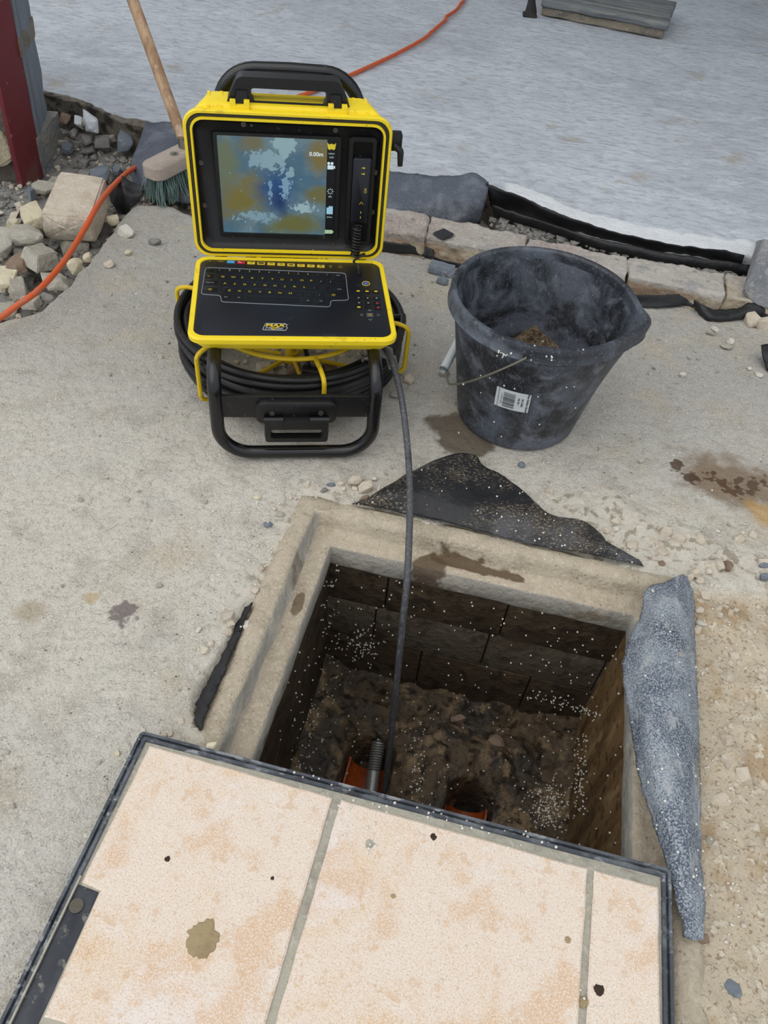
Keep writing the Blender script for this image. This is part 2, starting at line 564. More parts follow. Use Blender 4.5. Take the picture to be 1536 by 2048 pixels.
MT['yellow'] = mat('yellow_plastic', (250, 221, 38), 0.42, layers=[N_(30, 0.6, 0.72, (206, 170, 30), k=0.6), N_(130, 0.66, 0.72, (90, 76, 30), k=0.8), N_(14, 0.62, 0.72, (196, 164, 52), k=0.5)], bump=[N_(200, 0.3, 0.7, d=0.0004, st=0.3)])
MT['yellow_wire'] = mat('yellow_coated_wire', (226, 192, 28), 0.45, layers=[N_(60, 0.6, 0.7, (150, 122, 34), k=0.7), N_(160, 0.66, 0.72, (60, 50, 30), k=0.8)])
MT['black'] = mat('black_plastic', (14, 15, 17), 0.42, layers=[N_(40, 0.54, 0.74, (44, 44, 45), k=0.5), N_(150, 0.66, 0.74, (110, 106, 98), k=0.5)])
MT['black_gloss'] = mat('black_powder_coated_tube', (16, 17, 20), 0.27, layers=[N_(60, 0.62, 0.72, (62, 62, 64), k=0.6, r=0.6)], coat=0.2)
MT['seal'] = mat('rubber_seal', (46, 45, 40), 0.75, layers=[N_(60, 0.55, 0.7, (74, 70, 58), k=0.6)])
MT['panel'] = mat('membrane_keyboard_panel', (22, 25, 34), 0.36, layers=[N_(30, 0.6, 0.75, (46, 48, 54), k=0.5, r=0.55)])
MT['key'] = mat('black_key', (15, 17, 23), 0.4)
MT['lidpanel'] = mat('black_lid_panel', (15, 15, 16), 0.4, layers=[N_(14, 0.5, 0.75, (36, 33, 30), k=0.6, r=0.6), N_(120, 0.66, 0.73, (140, 130, 112), k=0.6)])
MT['legend_y'] = mat('yellow_print', (226, 196, 50), 0.5)
MT['legend_w'] = mat('pale_print', (190, 194, 200), 0.5)
MT['legend_g'] = mat('grey_print', (150, 156, 164), 0.5)
MT['btn_blue'] = mat('blue_button', (52, 160, 214), 0.45)
MT['btn_red'] = mat('red_button', (206, 44, 62), 0.45)
MT['btn_pow'] = mat('dark_blue_button', (36, 66, 160), 0.4)
MT['screw'] = mat('dull_screw', (92, 88, 80), 0.45, metal=0.7)
MT['cable'] = mat('black_push_cable', (24, 24, 26), 0.42, layers=[N_(50, 0.55, 0.72, (52, 51, 50), k=0.7, r=0.6)])
MT['rod'] = mat('scuffed_push_cable', (74, 76, 80), 0.55, layers=[N_(60, 0.5, 0.66, (112, 112, 112), stretch=(4, 4, 0.5), k=0.7), N_(40, 0.56, 0.68, (40, 40, 42), k=0.7)])
MT['metal'] = mat('worn_steel', (150, 148, 140), 0.4, metal=0.85, layers=[N_(50, 0.5, 0.7, (84, 74, 56), k=0.7)])
MT['spring'] = mat('dark_steel_spring', (150, 150, 148), 0.4, metal=0.5)
MT['bucket'] = mat('scuffed_black_rubber', (36, 38, 43), 0.45, layers=[
    N_(7, 0.40, 0.62, (98, 105, 117), k=0.8, det=10, rg=0.68, dist=0.8, r=0.65),
    N_(22, 0.50, 0.66, (124, 130, 140), k=0.5, det=9, dist=0.8),
    N_(10, 0.54, 0.64, (18, 18, 20), k=0.8, det=8),
    N_(520, 0.62, 0.69, (150, 155, 164), k=0.28, stretch=(1, 1, 0.022), rot=(0.3, 0.25, 0), det=2),
    N_(480, 0.64, 0.70, (160, 164, 172), k=0.28, stretch=(1, 1, 0.03), rot=(-0.3, 0.6, 0), det=2),
    N_(420, 0.70, 0.73, (220, 220, 216), k=0.8, det=2)], bump=[N_(90, 0.3, 0.7, d=0.001, st=0.4)])
MT['bucket_rim'] = mat('dusty_bucket_rim', (48, 52, 59), 0.42, layers=[N_(12, 0.40, 0.60, (98, 105, 116), k=0.85, det=9, dist=0.6), N_(14, 0.54, 0.64, (28, 30, 33), k=0.75, det=8), N_(220, 0.56, 0.66, (118, 123, 131), k=0.5, det=4), N_(420, 0.70, 0.73, (220, 220, 216), k=0.8)], bump=[N_(80, 0.3, 0.7, d=0.001, st=0.4)])
MT['white_plastic'] = mat('white_plastic_grip', (214, 222, 224), 0.45)
MT['wire'] = mat('galvanised_wire', (152, 148, 138), 0.4, metal=0.7)
MT['paper'] = mat('white_sticker', (214, 220, 222), 0.6, layers=[N_(60, 0.55, 0.75, (188, 192, 192), k=0.6)])
MT['ink'] = mat('black_ink', (42, 44, 48), 0.6)
MT['soil'] = mat('brown_soil', (120, 104, 82), 0.95, layers=[N_(90, 0.45, 0.62, (78, 62, 46), k=0.9), N_(260, 0.52, 0.62, (172, 156, 128), k=0.8)], bump=[N_(120, 0.3, 0.7, d=0.004, st=0.8)])
MT['wood_handle'] = mat('ash_wood_handle', (198, 166, 134), 0.6, layers=[
    N_(12, 0.42, 0.64, (140, 104, 74), k=0.75, stretch=(2.5, 2.5, 0.22), det=7), N_(30, 0.54, 0.68, (206, 186, 162), k=0.7, stretch=(2, 2, 0.15)), N_(20, 0.6, 0.7, (110, 100, 92), k=0.6, stretch=(1, 1, 0.4))])
MT['wood_head'] = mat('dusty_wood_block', (172, 160, 150), 0.75, layers=[N_(10, 0.45, 0.66, (152, 138, 126), k=0.8, stretch=(0.4, 2, 2)), N_(60, 0.55, 0.7, (190, 182, 174), k=0.7)], bump=[N_(90, 0.3, 0.7, d=0.0006, st=0.4)])
MT['bristle'] = mat('green_bristle', (112, 138, 132), 0.6, layers=[N_(40, 0.45, 0.65, (74, 100, 96), k=0.9)])
MT['orange'] = mat('orange_cord_sheath', (212, 92, 42), 0.55, layers=[N_(40, 0.5, 0.68, (186, 110, 84), k=0.7), N_(110, 0.58, 0.68, (150, 130, 116), k=0.6)])
MT['dpm'] = mat('black_plastic_membrane', (27, 28, 31), 0.5, layers=[N_(22, 0.56, 0.72, (66, 68, 72), k=0.6, det=8, r=0.75)], bump=[N_(30, 0.3, 0.7, d=0.003, st=0.4)])
MT['dpm_flap'] = mat('gritty_black_membrane', (33, 34, 37), 0.5, layers=[
    N_(11, 0.5, 0.66, (70, 63, 54), k=0.7, det=8, r=0.85), N_(340, 0.55, 0.62, (158, 144, 120), k=0.8, stretch=(0.6, 1.2, 1), det=3, r=0.9, **{'and': [N_(12, 0.42, 0.58)]}),
    N_(6, 0.55, 0.66, (84, 87, 94), k=0.6), V_(120, 0.14, 0.09, (196, 186, 168), k=0.8, **{'and': [N_(20, 0.5, 0.6)]})], bump=[N_(60, 0.3, 0.7, d=0.002, st=0.5)])
MT['dpm_dusty'] = mat('dusty_blue_grey_membrane', (82, 89, 102), 0.75, layers=[
    N_(14, 0.45, 0.66, (120, 127, 138), k=0.8, det=8), N_(8, 0.52, 0.66, (54, 58, 66), k=0.8, det=6), N_(380, 0.52, 0.66, (150, 154, 160), k=0.4), N_(6, 0.6, 0.7, (140, 132, 120), k=0.6)], bump=[N_(24, 0.3, 0.7, d=0.004, st=0.5)])
MT['felt'] = mat('dusty_blue_grey_felt', (88, 99, 116), 0.9, layers=[
    N_(9, 0.40, 0.58, (150, 159, 169), k=0.9, det=9, dist=0.6), N_(7, 0.54, 0.66, (58, 66, 82), k=0.85, det=8),
    N_(420, 0.46, 0.58, (192, 199, 205), k=0.65, det=3), N_(480, 0.54, 0.62, (52, 58, 70), k=0.7, det=3),
    N_(60, 0.55, 0.66, (182, 186, 186), k=0.6, stretch=(1, 0.4, 1), det=6), V_(30, 0.18, 0.10, (178, 172, 156), k=0.75, **{'and': [N_(9, 0.54, 0.60)]}), N_(5, 0.60, 0.68, (156, 148, 132), k=0.6, det=8)],
    bump=[N_(260, 0.3, 0.7, d=0.0012, st=0.6), N_(18, 0.3, 0.7, d=0.008, st=0.5, det=7, stretch=(1, 0.5, 1))])
MT['brick_edge'] = mat('weathered_buff_brick', (186, 181, 174), 0.9, layers=[
    N_(7, 0.44, 0.62, (170, 156, 150), world=1, k=0.9, det=8), N_(12, 0.53, 0.66, (154, 155, 157), world=1, k=0.8, det=8), N_(160, 0.5, 0.64, (204, 197, 186), world=1, k=0.7), N_(40, 0.58, 0.68, (122, 114, 106), world=1, k=0.6, det=8),
    dict(t='axis', ax=2, world=1, lo=0.042, hi=0.03, col=(198, 182, 154), k=0.75), dict(t='axis', ax=2, world=1, lo=0.042, hi=0.03, col=(160, 134, 112), k=0.8, **{'and': [N_(9, 0.5, 0.62, world=1)]})],
    bump=[N_(60, 0.3, 0.7, d=0.005, st=0.7, world=1, det=8)], spec=0.25)


def stonemat(name, c1, c2, c3):
    return mat(name, c1, 0.92, layers=[N_(16, 0.45, 0.65, c2, k=0.85, det=8), N_(60, 0.52, 0.66, c3, k=0.7, det=6), V_(120, 0.14, 0.08, tuple(int(v * 0.6) for v in c1), k=0.6, **{'and': [N_(30, 0.52, 0.6)]})],
               bump=[N_(45, 0.3, 0.7, d=0.004, st=0.6, det=8)], spec=0.25)


MT['st_tan'] = stonemat('pale_tan_stone', (206, 195, 178), (186, 172, 154), (220, 213, 200))
MT['st_cream'] = stonemat('cream_limestone', (214, 205, 178), (194, 184, 156), (228, 221, 200))
MT['st_grey'] = stonemat('grey_rubble_stone', (176, 172, 160), (156, 151, 140), (198, 194, 182))
MT['st_dark'] = stonemat('dark_grey_rubble_stone', (142, 140, 136), (120, 117, 112), (164, 161, 156))
MT['st_slate'] = stonemat('blue_grey_slate', (122, 130, 140), (104, 112, 122), (150, 156, 162))
MT['st_brown'] = stonemat('brown_rubble_stone', (140, 120, 104), (116, 98, 84), (164, 146, 130))
MT['st_white'] = stonemat('white_stone_chip', (216, 212, 202), (196, 190, 180), (230, 226, 218))
MT['eps'] = mat('white_polystyrene', (232, 236, 240), 0.85, layers=[V_(120, 0.25, 0.45, (200, 206, 214), k=0.7)], bump=[V_(120, 0.0, 0.5, d=0.003, st=0.6)])
MT['bead'] = mat('polystyrene_bead_white', (226, 224, 216), 0.7)
MT['red_paint'] = mat('dark_red_painted_render', (116, 42, 48), 0.6, layers=[N_(7, 0.45, 0.66, (104, 36, 42), k=0.8), N_(60, 0.64, 0.70, (150, 118, 116), k=0.8), N_(16, 0.66, 0.72, (128, 92, 92), k=0.7), dict(t='axis', ax=2, lo=0.10, hi=0.0, col=(120, 92, 84), k=0.6, **{'and': [N_(20, 0.45, 0.6)]})], bump=[N_(50, 0.3, 0.7, d=0.0015, st=0.4)])
MT['grey_render'] = mat('grey_cement_render', (136, 146, 158), 0.85, layers=[N_(14, 0.45, 0.62, (118, 124, 132), stretch=(2.5, 2.5, 0.2), k=0.85, det=7), N_(50, 0.54, 0.66, (164, 166, 166), stretch=(2, 2, 0.3), k=0.6)], bump=[N_(24, 0.3, 0.7, d=0.006, st=0.6, stretch=(3, 3, 0.15), det=6)])
MT['grey_mortar'] = mat('rough_grey_mortar', (158, 157, 152), 0.9, layers=[N_(16, 0.45, 0.62, (138, 142, 146), k=0.8, det=8), N_(40, 0.55, 0.66, (166, 152, 132), k=0.7, det=8)], bump=[N_(40, 0.3, 0.7, d=0.01, st=0.7, det=9)])
MT['mortar_lump'] = mat('rough_mortar', (150, 140, 124), 0.9, layers=[N_(20, 0.45, 0.65, (122, 116, 108), k=0.8), N_(60, 0.55, 0.68, (176, 164, 144), k=0.7)], bump=[N_(50, 0.3, 0.7, d=0.006, st=0.7, det=8)])
MT['masonry'] = mat('dirty_wall_mortar', (112, 106, 98), 0.95, layers=[N_(20, 0.45, 0.65, (84, 78, 72), k=0.8)], bump=[N_(40, 0.3, 0.7, d=0.008, st=0.7, det=8)])
MT['tile'] = mat('mottled_terracotta_tile', (228, 213, 197), 0.6, layers=[
    N_(4, 0.44, 0.60, (222, 194, 160), k=0.8, det=9, dist=0.5), N_(6, 0.50, 0.64, (232, 224, 219), k=0.9, det=9, dist=0.4), N_(13, 0.51, 0.64, (214, 172, 128), k=0.6, det=9, dist=0.4),
    N_(520, 0.48, 0.58, (238, 230, 221), k=0.6, det=3), N_(470, 0.54, 0.63, (206, 172, 138), k=0.6, det=3), N_(80, 0.57, 0.66, (208, 170, 130), k=0.45, det=8),
    V_(26, 0.06, 0.04, (96, 72, 50), k=0.7, **{'and': [N_(7, 0.58, 0.62)]})], bump=[N_(40, 0.3, 0.7, d=0.0015, st=0.35, det=8), N_(420, 0.3, 0.7, d=0.0004, st=0.3)], spec=0.3)
MT['grout'] = mat('grey_grout', (178, 174, 160), 0.9, layers=[N_(40, 0.45, 0.66, (154, 150, 140), k=0.8), N_(120, 0.54, 0.66, (196, 190, 176), k=0.7)], bump=[N_(120, 0.3, 0.7, d=0.0015, st=0.6)])
MT['tray'] = mat('dusty_black_tray_edge', (66, 71, 79), 0.6, layers=[N_(20, 0.44, 0.62, (104, 110, 117), k=0.8, det=8), N_(110, 0.55, 0.64, (156, 160, 164), k=0.75, stretch=(0.4, 1, 1)), N_(30, 0.58, 0.68, (34, 36, 40), k=0.7)], bump=[N_(90, 0.3, 0.7, d=0.001, st=0.5)])
MT['tray_dark'] = mat('dark_tray_plate', (50, 54, 62), 0.5, layers=[N_(20, 0.5, 0.68, (74, 78, 84), k=0.7, det=8), N_(60, 0.58, 0.68, (150, 148, 138), k=0.6)])
MT['clay'] = mat('drying_clay_smear', (164, 146, 112), 0.85, layers=[N_(40, 0.45, 0.65, (146, 128, 96), k=0.8)], bump=[N_(60, 0.3, 0.7, d=0.002, st=0.6)])
MT['mud'] = mat('dark_mud_speck', (58, 42, 30), 0.9)
MT['sill'] = mat('weathered_grey_paint_board', (124, 128, 130), 0.75, layers=[
    N_(9, 0.44, 0.62, (92, 96, 100), k=0.9, stretch=(0.25, 3, 3), det=7), N_(24, 0.53, 0.66, (152, 150, 142), k=0.8, stretch=(0.2, 2, 2), det=7), N_(7, 0.58, 0.68, (110, 84, 64), k=0.7, stretch=(0.4, 1, 1))],
    bump=[N_(40, 0.3, 0.7, d=0.003, st=0.6, stretch=(0.2, 2, 2), det=7)])
MT['iron'] = mat('dark_rusty_iron', (36, 33, 32), 0.7, layers=[N_(20, 0.5, 0.66, (74, 58, 42), k=0.8)])
MT['block_grey'] = mat('grey_concrete_block', (150, 152, 156), 0.9, layers=[N_(14, 0.45, 0.65, (126, 130, 136), k=0.8), N_(80, 0.5, 0.64, (176, 174, 168), k=0.7)], bump=[N_(70, 0.3, 0.7, d=0.004, st=0.6, det=8)])
MT['inner_wall'] = mat('white_interior_plaster', (188, 188, 186), 0.9, layers=[N_(6, 0.45, 0.66, (172, 172, 170), k=0.7)])

# ------------------------------------------------------------------ the chamber's axes
AZ = math.radians(8.5)
PA = Vector((math.sin(AZ), math.cos(AZ), 0))        # away from the camera
PB = Vector((math.cos(AZ), -math.sin(AZ), 0))       # to the other side
PO = at(663, 1094, -0.03)
PO.z = 0
PW, PD = 0.495, 0.62


def pit(u, v, z):
    return PO + PB * u + PA * v + Vector((0, 0, z))


# ------------------------------------------------------------------ yard floor (height field)
def zone_attr(o, arr):
    ca = o.data.color_attributes.new('zone', 'FLOAT_COLOR', 'POINT')
    buf = np.ones((len(o.data.vertices), 4), np.float32)
    buf[:, :3] = arr
    ca.data.foreach_set('color', buf.ravel())


slab_px = [(-420, 110), (-150, 150), (40, 176), (105, 190), (150, 203), (200, 222), (250, 243), (300, 255), (345, 262), (450, 285), (600, 312), (780, 345), (880, 360), (968, 366), (1000, 384), (1060, 402), (1130, 438), (1200, 460), (1300, 481), (1400, 497), (1510, 506), (1620, 530), (1900, 590)]
slab_e = [at(x, y, 0.05) for x, y in slab_px]
tr_px = [(-420, 760), (-100, 690), (0, 640), (75, 616), (128, 583), (160, 540), (186, 500), (215, 462), (255, 425), (275, 408), (330, 412), (400, 432), (520, 462), (660, 462), (770, 445), (790, 420)]
tr = [at(x, y, 0) for x, y in tr_px]
band = [at(x, y, 0) for x, y in ((864, 448), (952, 468), (1056, 490), (1257, 530), (1440, 562), (1620, 590), (1900, 640))]
back = [p + Vector((0.05, 0.5, 0)) for p in slab_e[::-1]]
TRP = [(p.x, p.y) for p in tr + band + back]
PITP = [pit(-0.05, 0.062, 0), pit(PW + 0.05, 0.062, 0), pit(PW + 0.05, -PD - 0.05, 0), pit(-0.05, -PD - 0.05, 0)]
PITP = [(p.x, p.y) for p in PITP]
soil_px = [(1300, 1150), (1400, 1165), (1536, 1170), (1900, 1230), (2300, 1500), (2500, 2300), (1330, 2300), (1340, 1900), (1380, 1700), (1360, 1300), (1330, 1170)]
SOILP = [(p.x, p.y) for p in (at(x, y, 0) for x, y in soil_px)]


CRACKP = [(p.x, p.y) for p in (at(x, y, 0) for x, y in ((510, 1200), (474, 1300), (404, 1462), (386, 1405), (440, 1310), (498, 1205)))]


def yard_z(X, Y):
    jag = fbm(X * 9, Y * 9, 3, 5) * 0.07
    d_tr = seg_dist(X, Y, TRP) + jag
    trm = 1 - sstep(-0.028, 0.012, d_tr)
    d_pit = seg_dist(X, Y, PITP)
    near = 1 - sstep(0.0, 0.11, d_pit + fbm(X * 10, Y * 10, 12, 4) * 0.07)
    d_so = seg_dist(X, Y, SOILP) + fbm(X * 7, Y * 7, 9, 4) * 0.08
    som = 1 - sstep(-0.04, 0.04, d_so)
    z = fbm(X * 5, Y * 5, 1, 3) * 0.004 + fbm(X * 40, Y * 40, 2, 4) * 0.0035
    z = z + som * (fbm(X * 22, Y * 22, 5, 5) * 0.035 - 0.004)
    z = z + near * (fbm(X * 34, Y * 34, 6, 5) * 0.026 - 0.002)
    z = z - trm * (0.05 + fbm(X * 12, Y * 12, 4, 5) * 0.05)
    # the crack beside the frame where a strip of membrane shows
    d_cr = seg_dist(X, Y, CRACKP) + fbm(X * 30, Y * 30, 8, 4) * 0.012
    z = z - 0.040 * (1 - sstep(-0.006, 0.004, d_cr))
    return z, trm, som, near


xs = np.arange(-1.75, 1.45, 0.0085); ys = np.arange(-0.45, 2.75, 0.0085)
X, Y = np.meshgrid(xs, ys)
Z, TRM, SOM, NEAR = yard_z(X, Y)
mrt_px = [(1080, 985), (1230, 990), (1350, 1030), (1470, 1080), (1640, 1120), (1640, 1180), (1330, 1160), (1200, 1110)]
MRT = 1 - sstep(-0.03, 0.03, seg_dist(X, Y, [(p.x, p.y) for p in (at(x, y, 0) for x, y in mrt_px)]) + fbm(X * 8, Y * 8, 23, 5) * 0.10)
MRT = np.maximum(MRT, 0.75 * NEAR) * (1 - SOM)
Z = Z + (MRT - 0.75 * NEAR).clip(0) * (fbm(X * 30, Y * 30, 24, 5) * 0.03 + 0.004)
nx, ny = len(xs), len(ys)
cx = (X[:-1, :-1] + 0.00425); cy = (Y[:-1, :-1] + 0.00425)
hole = seg_dist(cx, cy, PITP) < 0
slabline = np.interp(cx, [p.x for p in slab_e], [p.y for p in slab_e])
keep = (~hole) & (cy < slabline + 0.12)
idx = np.arange(nx * ny).reshape(ny, nx)
q = np.stack([idx[:-1, :-1], idx[:-1, 1:], idx[1:, 1:], idx[1:, :-1]], -1)[keep]
used = np.unique(q); remap = np.full(nx * ny, -1); remap[used] = np.arange(len(used))
P3 = np.stack([X.ravel(), Y.ravel(), Z.ravel()], -1)[used]
me = bpy.data.meshes.new('floor')
me.from_pydata(P3.tolist(), [], remap[q].tolist())
me.polygons.foreach_set('use_smooth', [True] * len(me.polygons))
yard = bpy.data.objects.new('floor', me)
COL.objects.link(yard)
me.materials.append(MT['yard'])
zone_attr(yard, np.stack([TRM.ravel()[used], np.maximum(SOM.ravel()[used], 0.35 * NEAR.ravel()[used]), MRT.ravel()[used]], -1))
tag(yard, 'worn beige grey concrete yard around the open chamber', 'floor', kind='structure')

# ------------------------------------------------------------------ raised slab behind
E = catmull(slab_e, 300)
vd = [0, .004, .01, .02, .032, .046, .06, .08]
while vd[-1] < 3.4: vd.append(vd[-1] * 1.045 + 0.006)
V = []; Fc = []; zn = []
lows = [(-0.10, 0.012), (-0.06, 0.008), (-0.02, 0.010), (0.015, 0.004), (0.038, 0.002)]
cols = []
for i, e in enumerate(E):
    jx = n1(e.x * 14, 3.3, 11) * 0.030 + n1(e.x * 60, 1.3, 12) * 0.012
    white = 1.0 if e.x > 0.16 else 0.0
    fadew = min(1, max(0, (e.x - 0.19) / 0.06))
    c = []
    for z, off in lows:
        c.append((e.x, e.y + jx + off + n1(e.x * 30, z * 60, 13) * 0.02, z)); zn.append((fadew, 1 - fadew, 0))
    for k, v in enumerate(vd):
        x = e.x * (1 + v * 0.35) + v * 0.06; y = e.y + jx * max(0, 1 - v * 8) + v
        z = 0.05 + n1(x * 6, y * 9, 14) * 0.012 + n1(x * 25, y * 45, 15) * 0.005 - 0.004 * max(0, 1 - v / 0.02)
        wid = 0.075 + 0.07 * n1(e.x * 9, 7.7, 16) + 0.03 * n1(e.x * 40, y * 40, 17)
        wm = fadew * max(0.0, min(1.0, (wid - v) / 0.014))
        if wm > 0: z += n1(x * 90, y * 90, 18) * 0.012 * wm
        lm = (1 - fadew) * max(0.0, min(1.0, (0.03 + 0.05 * n1(e.x * 14, 2.1, 19) - v) / 0.01)) if e.x < -0.4 else 0
        c.append((x, y, z)); zn.append((wm, 0.75 * lm, 0))
    cols.append(c); V += c
R_ = len(cols[0])
for i in range(len(cols) - 1):
    for k in range(R_ - 1):
        Fc.append((i * R_ + k, (i + 1) * R_ + k, (i + 1) * R_ + k + 1, i * R_ + k + 1))
slab = mobj('floor_slab', V, Fc, MT['slab'])
zone_attr(slab, np.array(zn, np.float32))
tag(slab, 'freshly trowelled blue grey concrete slab with crumbly white edge', 'floor', kind='structure')

# the building over that slab (only its jamb is in the picture)
mb = MB()
T_ = Matrix.Rotation(math.radians(-9), 4, 'Z')
mb.box((-2.6, 2.35, 3.05), (3.0, 6.2, 3.2), T_)
tag(mb.obj('ceiling', MT['inner_wall'], smooth=False), 'flat plaster ceiling above the grey slab', 'ceiling', kind='structure')
mb = MB().box((-2.6, 6.0, -0.1), (3.0, 6.2, 3.05), T_)
tag(mb.obj('wall_back', MT['inner_wall'], smooth=False), 'plaster wall at the end of the grey slab', 'wall', kind='structure')
mb = MB().box((2.4, 2.1, -0.1), (2.6, 6.0, 3.05), T_)
tag(mb.obj('wall_right', MT['inner_wall'], smooth=False), 'plaster side wall standing beyond the wooden doorstep', 'wall', kind='structure')

# ------------------------------------------------------------------ jamb: red reveal, grey column, rubble stone wall
J1 = at(45, 373, -0.04); J2 = at(87, 338, -0.04); J3 = at(121, 286, -0.04)


def prism(mb, foot, z0, z1, n=14, amp=0.0, seed=0, lean=0.055):
    loops = []
    cen = sum((Vector(p) for p in foot), Vector()) / len(foot)
    m = len(foot)
    for i in range(n + 1):
        z = z0 + (z1 - z0) * i / n
        L = []
        for k in range(m):
            a = Vector(foot[k]); b = Vector(foot[(k + 1) % m])
            for s in range(6):
                p = a.lerp(b, s / 6)
                q_ = p + Vector((n1(s + k * 6.3, z * 13, seed), n1(s * 1.7 + k, z * 13 + 5, seed + 1), 0)) * amp
                L.append((q_.x + lean * (z + 0.05), q_.y, z))
        loops.append(L)
    mb.loft(loops, True, True)
    return mb


wl = empty('wall_left', (J1.x - 0.3, J1.y + 0.15, -0.08))
tag(wl, 'rubble stone wall with a dark red painted reveal', 'wall', kind='structure')


def rel(o, par):
    """keep a world-built mesh where it is under a placed parent"""
    o.parent = par
    o.matrix_parent_inverse = par.matrix_basis.inverted()
    return o


left = Vector((-0.5, -0.02, 0))
m1 = prism(MB(), [J1 + Vector((-0.004, 0.012, 0)), J2 + Vector((-0.004, 0, 0)), J2 + left, J1 + left + Vector((0, 0.03, 0))], -0.12, 3.0, 46, 0.008, 31)
rel(m1.obj('masonry_core', MT['masonry'], sharp=50), wl)
m1 = prism(MB(), [J1, J2, J2 + Vector((-0.012, 0, 0)), J1 + Vector((-0.012, 0.0, 0))], -0.055, 3.0, 60, 0.006, 33)
rr_ = rel(m1.obj('painted_reveal', MT['red_paint'], sharp=50, origin=(J1.x, J1.y, -0.055)), wl)
rr_['label'] = 'dark red painted reveal'
gc = empty('grey_column', (J3.x - 0.06, J3.y - 0.06, -0.06))
tag(gc, 'grey cement rendered column beside the red painted reveal', 'column', kind='structure')
J2b = J2 + Vector((0.002, 0.004, 0)); J3b = J3 + Vector((-0.02, 0.0, 0))
m1 = prism(MB(), [J2b, J3b, J3b + left * 0.6, J2b + left * 0.6], -0.06, 3.0, 60, 0.012, 35)
rel(m1.obj('shaft', MT['grey_render'], sharp=50, origin=(J2.x, J2.y, 0)), gc)
m1 = prism(MB(), [J2 + Vector((0.004, -0.006, 0)), J3 + Vector((0.006, 0.006, 0)), J3 + left * 0.3, J2 + left * 0.2], -0.08, 0.045, 8, 0.02, 37)
rel(m1.obj('base', MT['grey_mortar'], sharp=60, origin='base'), gc)
# a mortar band part-way up, from the photograph at about a third of the visible height
_d = (dep(55, 84, 1.0) - CAM); zb = (CAM + _d * ((J2.x + 0.02) / _d.x)).z
m1 = prism(MB(), [J2b + Vector((0.002, -0.006, 0)), J3b + Vector((0.005, 0.002, 0)), J3b + left * 0.3, J2b + left * 0.3], zb - 0.022, zb + 0.018, 8, 0.012, 39)
rel(m1.obj('mortar_band', MT['mortar_lump'], sharp=60, origin='base'), gc)


# ------------------------------------------------------------------ rocks
def hullmesh(pts, bevel=0.0):
    bm = bmesh.new()
    for p in pts: bm.verts.new(p)
    r = bmesh.ops.convex_hull(bm, input=bm.verts[:])
    bmesh.ops.delete(bm, geom=list({g for g in r['geom_unused'] + r['geom_interior'] if isinstance(g, bmesh.types.BMVert)}), context='VERTS')
    if bevel > 0:
        bmesh.ops.dissolve_limit(bm, angle_limit=math.radians(9), verts=bm.verts[:], edges=bm.edges[:])
        try:
            bmesh.ops.bevel(bm, geom=bm.edges[:], offset=bevel, segments=2, affect='EDGES', clamp_overlap=True)
        except Exception:
            pass
        bmesh.ops.triangulate(bm, faces=[f for f in bm.faces if len(f.verts) > 4])
    bmesh.ops.recalc_face_normals(bm, faces=bm.faces[:])
    bm.verts.index_update()
    v = [x.co.copy() for x in bm.verts]; f = [tuple(x.index for x in y.verts) for y in bm.faces]
    bm.free()
    return v, f


def rockpts(sx, sy, sz, seed, form='block'):
    R = random.Random(seed)
    pts = []
    if form == 'squared':
        for x in (-1, 1):
            for y in (-1, 1):
                for z in (-1, 1):
                    pts.append((x * sx * R.uniform(0.42, 0.5), y * sy * R.uniform(0.42, 0.5), z * sz * R.uniform(0.42, 0.5)))
        pts += [(-sx * .52, 0, -sz * .1), (sx * .52, sy * .1, -sz * .2), (0, -sy * .54, sz * .1)]
    elif form == 'block':
        kx, ky = R.uniform(-0.25, 0.25), R.uniform(-0.25, 0.25)
        skip = R.randrange(8)
        for k, (x, y, z) in enumerate([(x, y, z) for x in (-1, 1) for y in (-1, 1) for z in (-1, 1)]):
            if k == skip: continue
            pts.append((x * sx * R.uniform(0.26, 0.5) + kx * z * sx * 0.5, y * sy * R.uniform(0.26, 0.5) + ky * z * sy * 0.5, z * sz * R.uniform(0.32, 0.5)))
        for i in range(7):
            a = R.uniform(0, 6.28)
            pts.append((math.cos(a) * sx * R.uniform(0.46, 0.54), math.sin(a) * sy * R.uniform(0.46, 0.54), R.uniform(-0.35, 0.3) * sz))
    elif form == 'shard':
        n = R.randint(4, 6)
        for i in range(n):
            a = 6.28 * i / n + R.uniform(-0.4, 0.4)
            rr = R.uniform(0.4, 0.58)
            pts.append((math.cos(a) * sx * rr, math.sin(a) * sy * rr, -0.5 * sz))
            pts.append((math.cos(a) * sx * rr * R.uniform(0.75, 1.0), math.sin(a) * sy * rr * R.uniform(0.75, 1.0), 0.5 * sz * R.uniform(0.5, 1)))
    else:
        for i in range(26):
            v = Vector((R.gauss(0, 1), R.gauss(0, 1), R.gauss(0, 1))).normalized()
            pts.append((v.x * sx * 0.5, v.y * sy * 0.5, v.z * sz * 0.5))
    return pts


def roughen(v, f, amp, scale, seed):
    """one subdivision with noise along the surface, for hand-size stones"""
    bm = bmesh.new()
    vv = [bm.verts.new(p) for p in v]
    for q_ in f:
        try: bm.faces.new([vv[i] for i in q_])
        except ValueError: pass
    bmesh.ops.triangulate(bm, faces=bm.faces[:])
    bmesh.ops.subdivide_edges(bm, edges=[e for e in bm.edges if e.calc_length() > 0.008], cuts=2, use_grid_fill=True)
    bm.normal_update()
    for x in bm.verts:
        c = x.co
        x.co = c + x.normal * amp * (n1(c.x * scale + 5, c.y * scale + c.z * scale * 1.3, seed) * 2)
    bm.verts.index_update()
    o = [x.co.copy() for x in bm.verts]; g = [tuple(x.index for x in y.verts) for y in bm.faces]
    bm.free()
    return o, g


